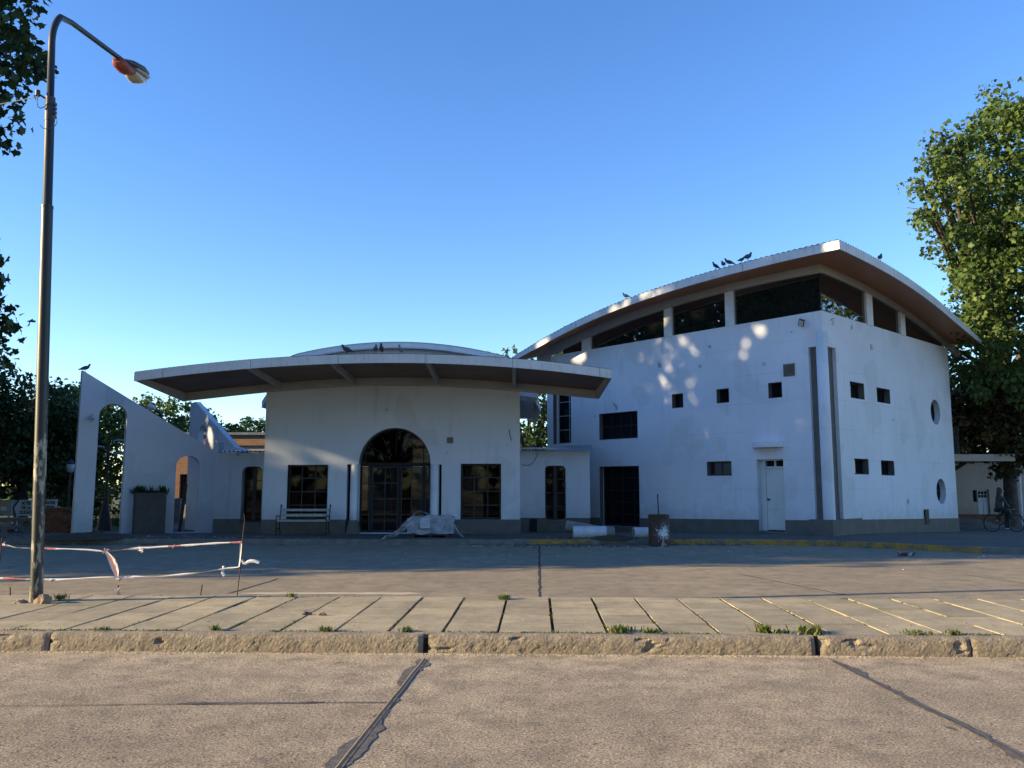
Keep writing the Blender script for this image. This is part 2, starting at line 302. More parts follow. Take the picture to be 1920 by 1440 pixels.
def leaf_mat(name, ca, cb, cc, trans=0.35):
    m = bpy.data.materials.new(name); m.use_nodes = True; MAT[name] = m
    N = m.node_tree.nodes; L = m.node_tree.links; N.clear()
    o = N.new('ShaderNodeOutputMaterial'); at = N.new('ShaderNodeAttribute'); at.attribute_name = 'v'
    rp = N.new('ShaderNodeValToRGB'); e = rp.color_ramp.elements
    e[0].position = 0; e[0].color = (*ca, 1); e[1].position = 1; e[1].color = (*cc, 1); k = e.new(0.55); k.color = (*cb, 1)
    L.new(at.outputs['Fac'], rp.inputs[0])
    d = N.new('ShaderNodeBsdfPrincipled'); L.new(rp.outputs[0], d.inputs['Base Color']); d.inputs['Roughness'].default_value = 0.5; d.inputs['Specular IOR Level'].default_value = 0.25
    t = N.new('ShaderNodeBsdfTranslucent'); L.new(rp.outputs[0], t.inputs[0])
    mx = N.new('ShaderNodeMixShader'); mx.inputs[0].default_value = trans
    L.new(d.outputs[0], mx.inputs[1]); L.new(t.outputs[0], mx.inputs[2]); L.new(mx.outputs[0], o.inputs[0])
leaf_mat('leaf_bright', (0.050, 0.088, 0.020), (0.088, 0.138, 0.030), (0.17, 0.21, 0.055))
leaf_mat('leaf_green', (0.040, 0.080, 0.018), (0.070, 0.125, 0.028), (0.12, 0.17, 0.04))
leaf_mat('leaf_dark', (0.022, 0.045, 0.016), (0.035, 0.065, 0.020), (0.06, 0.09, 0.028), 0.25)
leaf_mat('leaf_autumn', (0.030, 0.036, 0.015), (0.070, 0.060, 0.022), (0.28, 0.15, 0.035), 0.3)
leaf_mat('weed', (0.05, 0.09, 0.02), (0.10, 0.14, 0.035), (0.25, 0.22, 0.09), 0.3)

# ------------------------------------------------------------------ object helpers
def wloc(o):
    v = Vector((0, 0, 0))
    while o is not None: v += o.location; o = o.parent
    return v
def put(name, me, parent=None, loc=None):
    o = bpy.data.objects.new(name, me); COL.objects.link(o)
    if parent is not None: o.parent = parent
    if loc is not None: o.location = loc
    return o
def tag(o, label=None, cat=None, group=None, kind=None):
    if label: o['label'] = label
    if cat: o['category'] = cat
    if group: o['group'] = group
    if kind: o['kind'] = kind
    return o
def empty(name, loc, label, cat, group=None):
    o = bpy.data.objects.new(name, None); COL.objects.link(o); o.location = loc; o.empty_display_size = 0.2
    return tag(o, label, cat, group)
class MB:
    def __init__(s): s.v = []; s.f = []; s.m = []; s.cur = 0; s.sm = []; s.smooth = False
    def add(s, vs, fs):
        b = len(s.v); s.v.extend(vs)
        for f in fs: s.f.append([i + b for i in f]); s.m.append(s.cur); s.sm.append(s.smooth)
    def hexa(s, p):
        s.add(p, [(0, 3, 2, 1), (4, 5, 6, 7), (0, 1, 5, 4), (1, 2, 6, 5), (2, 3, 7, 6), (3, 0, 4, 7)])
    def box(s, x0, x1, y0, y1, z0, z1):
        s.hexa([(x0, y0, z0), (x1, y0, z0), (x1, y1, z0), (x0, y1, z0), (x0, y0, z1), (x1, y0, z1), (x1, y1, z1), (x0, y1, z1)])
    def wbox(s, W, q0, q1, z0, z1, o0, o1):
        s.hexa([W.P(q0, z0, o0), W.P(q1, z0, o0), W.P(q1, z0, o1), W.P(q0, z0, o1), W.P(q0, z1, o0), W.P(q1, z1, o0), W.P(q1, z1, o1), W.P(q0, z1, o1)])
    def bar(s, p, q, w, h, up=(0, 0, 1)):
        p = Vector(p); q = Vector(q); d = (q - p).normalized(); upv = Vector(up)
        if abs(d.dot(upv)) > 0.98: upv = Vector((1, 0, 0))
        r = d.cross(upv).normalized(); u = r.cross(d).normalized(); r = r * w / 2; u = u * h / 2
        s.hexa([tuple(x) for x in (p - r - u, q - r - u, q + r - u, p + r - u, p - r + u, q - r + u, q + r + u, p + r + u)])
    def tube(s, pts, rad, n=8, cap=True):
        pts = [Vector(p) for p in pts]; K = len(pts)
        if isinstance(rad, (int, float)): rad = [rad] * K
        vs = []; prev = None
        for i, p in enumerate(pts):
            d = (pts[min(i + 1, K - 1)] - pts[max(i - 1, 0)]).normalized()
            if prev is None:
                a = Vector((0, 0, 1)) if abs(d.z) < 0.9 else Vector((1, 0, 0)); prev = d.cross(a).normalized()
            prev = (prev - d * prev.dot(d)).normalized(); b = d.cross(prev)
            for k in range(n):
                t = 2 * pi * k / n; vs.append(tuple(p + (prev * cos(t) + b * sin(t)) * rad[i]))
        fs = [(i * n + k, i * n + (k + 1) % n, (i + 1) * n + (k + 1) % n, (i + 1) * n + k) for i in range(K - 1) for k in range(n)]
        sv = s.smooth; s.smooth = True; s.add(vs, fs); s.smooth = sv
        if cap: s.add([vs[k] for k in range(n)], [tuple(range(n))[::-1]]); s.add([vs[(K - 1) * n + k] for k in range(n)], [tuple(range(n))])
    def lathe(s, c, prof, n=24, a0=0.0, a1=2 * pi):
        full = abs(a1 - a0 - 2 * pi) < 1e-6; m_ = n if full else n + 1; vs = []
        for r, z in prof:
            for k in range(m_):
                t = a0 + (a1 - a0) * k / n; vs.append((c[0] + r * cos(t), c[1] + r * sin(t), c[2] + z))
        fs = []
        for i in range(len(prof) - 1):
            for k in range(n):
                k2 = (k + 1) % m_; fs.append((i * m_ + k, i * m_ + k2, (i + 1) * m_ + k2, (i + 1) * m_ + k))
        sv = s.smooth; s.smooth = True; s.add(vs, fs); s.smooth = sv
    def plate(s, W, outer, holes, th, o=0.0):
        cu = bpy.data.curves.new('tmp', 'CURVE'); cu.dimensions = '2D'; cu.fill_mode = 'BOTH'; cu.extrude = th / 2
        for poly in [outer] + holes:
            sp = cu.splines.new('POLY'); sp.points.add(len(poly) - 1); sp.use_cyclic_u = True
            for i, (a, b) in enumerate(poly): sp.points[i].co = (a, b, 0, 1)
        ob = bpy.data.objects.new('tmp', cu); COL.objects.link(ob)
        dg = bpy.context.evaluated_depsgraph_get(); me = bpy.data.meshes.new_from_object(ob.evaluated_get(dg))
        s.add([W.P(v.co.x, v.co.y, v.co.z - th / 2 + o) for v in me.vertices], [tuple(p.vertices) for p in me.polygons])
        bpy.data.objects.remove(ob); bpy.data.curves.remove(cu); bpy.data.meshes.remove(me)
    def build(s, name, mats, parent=None, base=None, **tg):
        me = bpy.data.meshes.new(name)
        off = wloc(parent) if parent is not None else Vector(base or (0, 0, 0))
        me.from_pydata([(a - off.x, b - off.y, c - off.z) for a, b, c in s.v], [], s.f)
        if isinstance(mats, str): mats = [mats]
        for m_ in mats: me.materials.append(MAT[m_])
        me.polygons.foreach_set('material_index', s.m); me.polygons.foreach_set('use_smooth', s.sm)
        bm = bmesh.new(); bm.from_mesh(me); bmesh.ops.recalc_face_normals(bm, faces=bm.faces); bm.to_mesh(me); bm.free(); me.update()
        o = put(name, me, parent, None if parent is not None else off)
        if tg: tag(o, **tg)
        return o
def arch(q0, q1, z0, zs, zt, n=18):       # arched outline: straight jambs, elliptic head
    c = (q0 + q1) / 2; r = (q1 - q0) / 2
    return [(q0, z0), (q1, z0), (q1, zs)] + [(c + r * cos(pi * k / n), zs + (zt - zs) * sin(pi * k / n)) for k in range(1, n)] + [(q0, zs)]
def rnd(q0, q1, z0, z1, r, bottom=True):
    p = []
    cs = [(q1 - r, z0 + r, -pi / 2), (q1 - r, z1 - r, 0), (q0 + r, z1 - r, pi / 2), (q0 + r, z0 + r, pi)]
    for i, (a, b, t) in enumerate(cs):
        if i in (0, 3) and not bottom: p.append((q1, z0) if i == 0 else (q0, z0)); continue
        for k in range(5): p.append((a + r * cos(t + pi / 8 * k), b + r * sin(t + pi / 8 * k)))
    return p
def rc(q0, q1, z0, z1): return [(q0, z0), (q1, z0), (q1, z1), (q0, z1)]
def interp(x, xs, ys): return float(np.interp(x, xs, ys))

# windows: a frame with glazing bars, glass as its child
def window(par, W, q0, q1, z0, z1, dep=0.18, fw=0.05, cols=3, rows=4, fm='dark_frame', gm='dark_glass', bw=0.03, name='window', colpos=None):
    b = MB()
    b.wbox(W, q0, q1, z1 - fw, z1, -dep - 0.05, -dep); b.wbox(W, q0, q1, z0, z0 + fw, -dep - 0.05, -dep)
    b.wbox(W, q0, q0 + fw, z0 + fw, z1 - fw, -dep - 0.05, -dep); b.wbox(W, q1 - fw, q1, z0 + fw, z1 - fw, -dep - 0.05, -dep)
    cp = colpos or [k / cols for k in range(1, cols)]
    for k in cp:
        q = q0 + (q1 - q0) * k; b.wbox(W, q - bw / 2, q + bw / 2, z0 + fw, z1 - fw, -dep - 0.045, -dep - 0.006)
    for k in range(1, rows):
        z = z0 + (z1 - z0) * k / rows; b.wbox(W, q0 + fw, q1 - fw, z - bw / 2, z + bw / 2, -dep - 0.043, -dep - 0.003)
    f = b.build(name, fm, par)
    g = MB(); g.wbox(W, q0 + fw * 0.5, q1 - fw * 0.5, z0 + fw * 0.5, z1 - fw * 0.5, -dep - 0.035, -dep - 0.025); g.build('glass', gm, f)
    return f

# ------------------------------------------------------------------ SETTING: ground, roads, pavements
b = MB(); b.add([(-900, -400, -0.25), (900, -400, -0.25), (900, 1500, -0.25), (-900, 1500, -0.25)], [(0, 1, 2, 3)])
b.build('ground', 'soil', kind='structure')
b = MB(); b.add([S(-90, -25), S(90, -25), S(90, 8.50), S(-90, 8.50)], [(0, 1, 2, 3)]); b.build('near_road', 'road_concrete', kind='structure')
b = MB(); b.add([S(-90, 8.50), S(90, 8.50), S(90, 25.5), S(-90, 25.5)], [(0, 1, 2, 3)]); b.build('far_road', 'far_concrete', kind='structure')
V0, V1, ZS = 8.53, 11.22, 0.18
# island pavement: separate concrete slabs with open joints
random.seed(4); b = MB()
b.box(-40, 40, 0, 0, 0, 0) if False else None
rows = [V0, 9.13, 9.72, 10.25, 10.76, V1]
for i in range(-62, 62):
    u0 = 0.15 + i * 0.556; g_ = 0.030 if abs(i) > 14 else 0.036 + random.uniform(-0.008, 0.006)
    for j in range(5):
        v0, v1 = rows[j], rows[j + 1]; dz = random.uniform(-0.004, 0.004); tz = random.uniform(-0.003, 0.003); gv = random.uniform(0.006, 0.013)
        if abs(i) > 26 and j > 0: pass
        a0 = u0 + g_ / 2; a1 = u0 + 0.556 - g_ / 2
        p = [S(a0, v0 + gv, ZS - 0.06), S(a1, v0 + gv, ZS - 0.06), S(a1, v1, ZS - 0.06), S(a0, v1, ZS - 0.06),
             S(a0, v0 + gv, ZS + dz - tz), S(a1, v0 + gv, ZS + dz + tz), S(a1, v1, ZS + dz + tz), S(a0, v1, ZS + dz - tz)]
        b.hexa(p)
pv = b.build('pavement', 'slab_concrete', kind='structure')
at = pv.data.attributes.new('v', 'FLOAT', 'FACE'); rv_ = np.random.default_rng(3).random(len(pv.data.polygons) // 6 + 1); at.data.foreach_set('value', np.repeat(rv_, 6)[:len(pv.data.polygons)].astype(np.float32))
b = MB(); b.hexa([S(-36, V0 - 0.02, 0.0), S(36, V0 - 0.02, 0.0), S(36, V1 + 0.02, 0.0), S(-36, V1 + 0.02, 0.0), S(-36, V0 - 0.02, ZS - 0.055), S(36, V0 - 0.02, ZS - 0.055), S(36, V1 + 0.02, ZS - 0.055), S(-36, V1 + 0.02, ZS - 0.055)])
b.build('pavement_bed', 'soil', kind='structure')
# near kerb, crumbled concrete
gaps = [-7.9, -4.35, -1.0, 2.92, 6.9, 10.8]
gaps = [S_u for S_u in [-12, -8.4, -4.9, gp(797, 1210, .09)[0] - .26, gp(1530, 1210, .09)[0] - .26, gp(1812, 1210, .09)[0] - .26, 9.5, 14]]
def kerb_seg(b, u0, u1, face=8.385, back=8.525, H=0.185, amp=0.010, seed=0, step=0.022):
    n = max(2, int((u1 - u0) / step)); prof = [(0, 0.0), (0.0, .02), (0.0, .045), (0.0, .07), (0.002, .095), (0.004, .12), (0.010, .145), (0.022, .165), (0.045, .180), (0.08, .185), (0.14, .185), (0.14, .0)]
    vs = []; K = len(prof)
    for i in range(n + 1):
        u = u0 + (u1 - u0) * i / n
        edge = min(i, n - i) * step
        rr_ = 0.02 * max(0, 1 - edge / 0.05)
        for j, (o, z) in enumerate(prof):
            d = 0.0
            if 0 < j < K - 2:
                q = Vector((u * 9, z * 14, seed))
                d = (noise.noise(q) * 0.7 + noise.noise(q * 3.1) * 0.5) * amp
                hole = noise.noise(Vector((u * 1.4, 3.3, seed))) + noise.noise(Vector((u * 7, z * 16, 9.1))) * 0.9
                if hole > 0.50 and 2 <= j < 7: d += min(0.03, (hole - 0.50) * 0.10)
            dz = noise.noise(Vector((u * 5, j * 0.3, 7.7))) * 0.008 if j > 5 and j < K - 1 else 0
            vs.append(S(u, face + o + max(-0.012, d) + (rr_ if j < K - 3 else 0), z * H / 0.185 + dz))
    fs = [(i * K + j, (i + 1) * K + j, (i + 1) * K + j + 1, i * K + j + 1) for i in range(n) for j in range(K - 1)]
    b.add(vs, fs); b.add(vs[:K], [tuple(range(K))]); b.add(vs[-K:], [tuple(range(K))[::-1]])
b = MB()
gw = [0.006, 0.006, 0.012, 0.055, 0.05, 0.010, 0.02, 0.02]
for i in range(len(gaps) - 1): kerb_seg(b, gaps[i] + gw[i] / 2, gaps[i + 1] - gw[i + 1] / 2, seed=i * 3.7)
b.build('near_kerb', 'kerb_concrete', kind='structure')
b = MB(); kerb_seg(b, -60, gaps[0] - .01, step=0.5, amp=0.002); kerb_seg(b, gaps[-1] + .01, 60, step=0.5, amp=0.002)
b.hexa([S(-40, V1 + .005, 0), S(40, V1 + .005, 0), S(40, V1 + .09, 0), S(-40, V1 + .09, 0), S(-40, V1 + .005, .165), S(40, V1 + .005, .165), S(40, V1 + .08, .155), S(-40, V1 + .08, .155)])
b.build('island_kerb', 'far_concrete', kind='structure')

# road joints and tar repairs (thin sheets 4 mm above the road)
def joint_strip(b, p, q, w0, wob=0.004, z=0.004, step=0.05, fray=0.0, seed=0.0, side=0.0):
    p = Vector(p[:2]); q = Vector(q[:2]); L_ = (q - p).length; n = max(2, int(L_ / step)); d = (q - p) / L_; r = Vector((-d.y, d.x)); vs = []
    for i in range(n + 1):
        t = L_ * i / n; c = p + d * t + r * noise.noise(Vector((t * 2.2, seed, 0))) * wob * 3
        e = min(1, i / 3.0, (n - i) / 3.0) if fray else 1.0
        a = (w0 / 2 + fray * max(0, noise.noise(Vector((t * 1.9, seed, 4.4))) * 1.4 + noise.noise(Vector((t * 9, seed, 2.4))) * 0.5 + 0.1 + side)) * e
        c2 = (w0 / 2 + fray * max(0, noise.noise(Vector((t * 1.7, seed, 14.4))) * 1.4 + noise.noise(Vector((t * 9, seed, 12.4))) * 0.5 + 0.1 - side)) * e
        vs += [(*(c + r * a), z), (*(c - r * c2), z)]
    b.add(vs, [(2 * i, 2 * i + 1, 2 * i + 3, 2 * i + 2) for i in range(n)])
JA, JB = gp(797, 1236), gp(628, 1449); JC, JD = gp(1552, 1236), gp(1990, 1456)
b = MB()
joint_strip(b, JA, JB, 0.05, 0.002, 0.004, 0.02, 0.070, 1.0, -0.15); joint_strip(b, gp(1560, 1240), JD, 0.03, 0.002, 0.004, 0.02, 0.062, 5.0, 0.1)
joint_strip(b, gp(330, 1320.5), gp(610, 1318), 0.05, 0.003, 0.004, 0.03, 0.035, 8.0); joint_strip(b, gp(560, 1318), gp(745, 1318.5), 0.014, 0.002, 0.008, 0.03, 0.012, 9.0)
joint_strip(b, gp(-60, 1326), gp(420, 1320), 0.008, 0.003, 0.008, 0.03, 0.008, 3.0); joint_strip(b, gp(1640, 1396), gp(1662, 1399), 0.03, 0.002, 0.004, 0.02, 0.02, 6.0)
joint_strip(b, gp(1765, 1360), gp(1798, 1372), 0.03, 0.002, 0.004, 0.02, 0.02, 2.0)
b.build('tar_repair', 'tar', kind='structure')
b = MB()
joint_strip(b, JA, JB, 0.010, 0.002, 0.012, 0.05, 0, 1.0); joint_strip(b, JC, JD, 0.009, 0.002, 0.012, 0.05, 0, 5.0)
joint_strip(b, S(0.02, V1 + .12), S(0.05, 23.2), 0.028, 0.01, 0.004, 0.08, 0.015, 2.0)
joint_strip(b, gp(1592, 1117), gp(1385, 1076), 0.03, 0.006, 0.004, 0.08, 0.0, 3.0); joint_strip(b, gp(425, 1114), gp(530, 1083), 0.03, 0.02, 0.004, 0.08, 0.02, 7.0)
joint_strip(b, gp(1812, 1078), gp(1930, 1096), 0.025, 0.006, 0.004, 0.08, 0.0, 8.0)
b.build('road_joint', 'joint_filler', kind='structure')
b = MB()
joint_strip(b, (JC[0] + .014, JC[1]), (JD[0] + .014, JD[1]), 0.008, 0.002, 0.009, 0.05, 0, 5.0); joint_strip(b, (JA[0] - .014, JA[1]), (JB[0] - .014, JB[1]), 0.006, 0.002, 0.009, 0.05, 0, 1.0)
joint_strip(b, gp(1595, 1117), gp(1388, 1076), 0.02, 0.006, 0.009, 0.08, 0.0, 3.0)
joint_strip(b, gp(445, 1113), gp(800, 1113), 0.20, 0.01, 0.004, 0.1, 0.10, 12.0)
b.build('dust_patch', 'sand_patch', kind='structure')

# plaza in front of and around the buildings, with its painted kerb
KX = [-60, -14.4, -2, 4, 7.0, 8.6, 10.0, 11.3, 12.6, 16, 22, 60]
KY = [23.75, 23.6, 23.4, 23.4, 23.3, 22.9, 21.9, 20.6, 20.0, 19.4, 19.2, 19.0]
def ky(x): return interp(x, KX, KY)
xs = list(np.arange(-60, 60.1, 1.0)); b = MB(); vs = []
for x in xs:
    k = ky(x)
    for y in [k + .13] + list(np.linspace(k + 1.0, 26, 4)) + [28, 30, 32, 33.6, 36, 60, 120]: vs.append((x, y, zg(x, y)))
K = 12; b.add(vs, [(i * K + j, (i + 1) * K + j, (i + 1) * K + j + 1, i * K + j + 1) for i in range(len(xs) - 1) for j in range(K - 1)])
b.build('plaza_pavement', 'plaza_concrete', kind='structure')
b = MB(); xs = list(np.arange(-60, 60.1, 0.25))
for i in range(len(xs) - 1):
    x0, x1 = xs[i], xs[i + 1]
    for a, c_ in ((x0, x1),):
        b.cur = 0 if 0.4 < a < 11.4 and not (2.0 < a < 3.9) else 1
        y0, y1 = ky(a), ky(c_); q = 0.152 + noise.noise(Vector((a, 0, 0))) * .01; q2 = 0.152 + noise.noise(Vector((c_, 0, 0))) * .01
        b.add([(a, y0, 0), (c_, y1, 0), (c_, y1 + .015, q2 - .02), (a, y0 + .015, q - .02), (c_, y1 + .03, q2), (a, y0 + .03, q), (c_, y1 + .14, q2), (a, y0 + .14, q)], [(0, 1, 2, 3), (3, 2, 4, 5), (5, 4, 6, 7)])
b.build('plaza_kerb', ['yellow_kerb', 'grey_kerb'], kind='structure')
b = MB(); vs = []
ys = [28.9, 31, 33.6, 60, 110]; xs = [-90, -60, -40, -25, -15.5]
for x in xs:
    for y in ys: vs.append((x, y, zg(x, y) + 0.012))
b.add(vs, [(i * 5 + j, (i + 1) * 5 + j, (i + 1) * 5 + j + 1, i * 5 + j + 1) for i in range(4) for j in range(4)])
b.build('park_lawn', 'lawn', kind='structure')

# ------------------------------------------------------------------ TALL WHITE BUILDING (right)
ZT = 7.004
Lp = (1.46, 34.30); Kp = (9.545, 25.025); Rp = (17.13, 32.12)
WF = Wall(Lp, Kp); WR = Wall(Kp, Rp)
tall = empty('corner_building', (9.5, 30, 0), 'tall white building with two faces meeting at a corner column under a curved overhanging roof', 'building')
QF = WF.L; QR = WR.L
zF650 = WF.px(1525, 650)[1]; sF = WF.px(1515.5, 660)[0]; sR = WR.px(1567, 660)[0]
rF = {}   # openings of the front face
rF['mid'] = WF.rect(1123.5, 773, 1195.5, 823); rF['door2'] = WF.rect(1124.5, 874, 1199, 987)
rF['tall'] = WF.rect(1037, 700, 1070.5, 832)
rF['a'] = WF.rect(1259.7, 738, 1281, 765); rF['b'] = WF.rect(1343.3, 728.7, 1367, 755.5); rF['c'] = WF.rect(1440.3, 717, 1466.3, 746)
rF['low'] = WF.rect(1325.5, 865, 1371.7, 892); rF['door1'] = WF.rect(1421, 861, 1471, 996)
b = MB()
outer = [(0, -.4), (sF, -.4), (sF, zF650), (QF, zF650), (QF, ZT), (0, ZT)]
b.plate(WF, outer, [rc(*r) for r in rF.values()], 0.34)
rR = {}
rR['a'] = WR.rect(1594, 717, 1620.5, 747.5); rR['b'] = WR.rect(1644.2, 728.3, 1669, 755.5)
rR['c'] = WR.rect(1602.3, 860, 1629, 889.5); rR['d'] = WR.rect(1652.3, 863.5, 1677, 891.5)
c1 = WR.px(1754, 772.8); c2 = WR.px(1765, 921.5); r1_ = 0.47
circ = lambda c, r: [(c[0] + r * cos(2 * pi * k / 28), c[1] + r * sin(2 * pi * k / 28)) for k in range(28)]
slot = WR.rect(1732.5, 955, 1739.5, 978)
outer = [(sR, -.4), (QR, -.4), (QR, ZT), (0.34, ZT), (0.34, zF650 + .34), (0.34, zF650), (sR, zF650)]
b.plate(WR, outer, [rc(*r) for r in rR.values()] + [circ(c1, r1_), circ(c2, r1_), rc(*slot)], 0.34)
# rear walls of the square plan
Bp = (Rp[0] + Lp[0] - Kp[0], Rp[1] + Lp[1] - Kp[1])
for A_, B_ in ((Lp, Bp), (Bp, Rp)):
    W_ = Wall(A_, B_); b.wbox(W_, 0, W_.L, -.4, ZT, -.0, .3)
wall_o = b.build('wall', 'white_plaster', tall)
# recess strips + corner column
b = MB(); b.wbox(WF, sF - .02, QF - .02, 0.3, zF650 + .03, -0.16, -0.12); b.wbox(WR, 0.02, sR + .02, 0.3, zF650 + .03, -0.16, -0.12)
b.build('recess', 'recess_paint', tall)
cen = (Kp[0] + .02, Kp[1] + 0.18); zc = dp(1540, 618, 24.8)[2]
b = MB(); b.lathe((cen[0], cen[1], 0), [(0.178, 0.5), (0.175, 3), (0.17, zc), (0.0, zc)], 28); b.build('corner_column', 'white_plaster', tall)
# plinth
def zpl_f(q): return interp(q, [0, QF], [0.36, 0.605])
b = MB()
hf = []
for k in ('door2', 'door1'):
    r = rF[k]; hf.append(rc(r[0], r[1], r[2], 1.2))
d2, d1 = rF['door2'], rF['door1']
pts = [(0, -.4), (sF, -.4), (sF, zpl_f(sF)), (d1[1], zpl_f(d1[1])), (d1[1], d1[2]), (d1[0], d1[2]), (d1[0], zpl_f(d1[0])), (d2[1], zpl_f(d2[1])), (d2[1], d2[2]), (d2[0], d2[2]), (d2[0], zpl_f(d2[0])), (0, zpl_f(0))]
b.plate(WF, pts, [], 0.04, 0.025)
b.plate(WR, [(sR, -.4), (QR, -.4), (QR, 0.40), (sR, 0.605)], [rc(slot[0], slot[1], slot[2], 0.7)] if False else [], 0.04, 0.025)
b.build('plinth', 'plinth_paint', tall)
b = MB(); q0 = WF.px(1521, 985)[0]; q1 = WR.px(1612, 985)[0]
b.wbox(WF, q0, QF + .10, -.3, 0.625, -.3, .10); b.wbox(WR, -.02, q1, -.3, 0.627, -.3, .102); b.build('pier_base', 'plinth_paint', tall)
# windows
for k in 'abc': window(tall, WF, *rF[k], dep=0.2, cols=1, rows=1)
window(tall, WF, *rF['mid'], dep=0.2, cols=4, rows=2, bw=0.06)
window(tall, WF, *rF['low'], dep=0.2, cols=1, rows=1, colpos=[0.47], fm='brown_frame', gm='mirror_glass')
window(tall, WF, *rF['tall'], dep=0.3, cols=1, rows=5, colpos=[0.62], fm='beam_paint')
for k in 'abcd': window(tall, WR, *rR[k], dep=0.2, cols=1, rows=1)
for i, c_ in enumerate((c1, c2)):
    b = MB()
    for k in range(28):
        t0 = 2 * pi * k / 28; t1 = 2 * pi * (k + 1) / 28
        b.hexa([WR.P(c_[0] + r * cos(t), c_[1] + r * sin(t), o_) for (r, t, o_) in ((.42, t0, -.2), (.47, t0, -.2), (.47, t1, -.2), (.42, t1, -.2), (.42, t0, -.25), (.47, t0, -.25), (.47, t1, -.25), (.42, t1, -.25))])
    b.wbox(WR, c_[0] - .015, c_[0] + .015, c_[1] - .43, c_[1] + .43, -.25, -.21)
    if i: b.wbox(WR, c_[0] - .43, c_[0] + .43, c_[1] - .015, c_[1] + .015, -.247, -.207); b.wbox(WR, c_[0] - .2, c_[0] - .18, c_[1] - .38, c_[1] + .38, -.25, -.21)
    f = b.build('round_window', 'brown_frame', tall); g = MB(); g.plate(WR, circ(c_, .45), [], 0.01, -.23); g.build('glass', 'dark_glass', f)
# dark slot in the plinth of the right face
b = MB(); b.wbox(WR, slot[0], slot[1], slot[2] - .1, slot[3], .026, .05); b.build('drain_opening', 'dark_frame', tall)
# glazed double door
r = rF['door2']; f = window(tall, WF, *r, dep=0.24, fw=0.09, cols=4, rows=5, bw=0.05, name='glazed_door', colpos=[.22, .5, .78])
b = MB(); b.wbox(WF, (r[0] + r[1]) / 2 - .05, (r[0] + r[1]) / 2 + .05, r[2], r[3] - .3, -.245, -.2); b.build('door_stile', 'dark_frame', f)
# reveals of the deep openings are painted grey
def reveal(name, W, r, d0=.0, d1=.24, m_='recess_paint', right=False):
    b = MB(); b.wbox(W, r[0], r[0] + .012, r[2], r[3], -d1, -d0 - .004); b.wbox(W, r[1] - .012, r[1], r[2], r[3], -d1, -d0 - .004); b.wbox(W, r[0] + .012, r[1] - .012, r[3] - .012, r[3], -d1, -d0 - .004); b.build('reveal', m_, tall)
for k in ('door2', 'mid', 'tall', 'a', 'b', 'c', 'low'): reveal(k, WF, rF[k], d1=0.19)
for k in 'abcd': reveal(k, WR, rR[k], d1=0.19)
# white service door with transom, sill step and concrete hood
r = rF['door1']; q0, q1, z0, z1 = r; zt = WF.px(1446, 878)[1]; zl = z0 + .03
b = MB(); qf = q0 + .16
b.wbox(WF, qf, qf + .06, z0, z1, -.24, -.14); b.wbox(WF, q1 - .04, q1, z0, z1, -.24, -.14); b.wbox(WF, qf, q1, zt, zt + .06, -.24, -.14); b.wbox(WF, qf + .06, q1 - .04, z1 - .04, z1, -.24, -.14)
qm = (qf + q1) / 2; b.wbox(WF, qm - .02, qm + .02, zt + .06, z1 - .04, -.23, -.16)
b.wbox(WF, q0, qf, z0, z1, -.26, -.20)
dr = b.build('service_door', 'door_paint', tall)
b = MB(); hgt = (zt - zl) / 3
for k in range(3): b.wbox(WF, qf + .065, q1 - .045, zl + k * hgt + .006, zl + (k + 1) * hgt - .006, -.22, -.17)
b.wbox(WF, qf + .065, q1 - .045, zl, zt, -.23, -.205); b.build('door_leaf', 'door_paint', dr)
b = MB(); b.wbox(WF, qf + .09, qf + .19, z0 + .98, z0 + 1.005, -.15, -.13); b.wbox(WF, qf + .09, qf + .12, z0 + .96, z0 + 1.03, -.17, -.14); b.build('handle', 'dark_frame', dr)
b = MB(); b.wbox(WF, qf + .06, q1 - .04, zt + .06, z1 - .04, -.22, -.21); b.build('transom_glass', 'mirror_glass', dr)
b = MB(); b.wbox(WF, q0 - .02, q1 + .06, z0 - .06, z0, -.2, .06); b.build('door_sill', 'grey_kerb', tall)
a0 = WF.px(1413, 833)[0]; a1 = WF.px(1470, 833)[0]; zh0 = WF.px(1441, 839)[1]; zh1 = WF.px(1441, 829)[1]
b = MB(); n = 12; top = [(a0 + (a1 - a0) * k / n, 0.06 + 0.34 * sin(pi * k / n) ** .6) for k in range(n + 1)]
vs = [WF.P(q, z, o_) for z in (zh0, zh1) for q, o_ in top] + [WF.P(a0, z, -.01) for z in (zh0, zh1)] + [WF.P(a1, z, -.01) for z in (zh0, zh1)]
m1 = n + 1
b.add(vs, [tuple([2 * m1] + list(range(m1)) + [2 * m1 + 2]), tuple([2 * m1 + 1] + list(range(m1, 2 * m1)) + [2 * m1 + 3])] + [(k, k + 1, m1 + k + 1, m1 + k) for k in range(n)] + [(0, 2 * m1, 2 * m1 + 1, m1), (n, 2 * m1 + 2, 2 * m1 + 3, m1 + n)])
b.build('door_hood', 'white_plaster', tall)
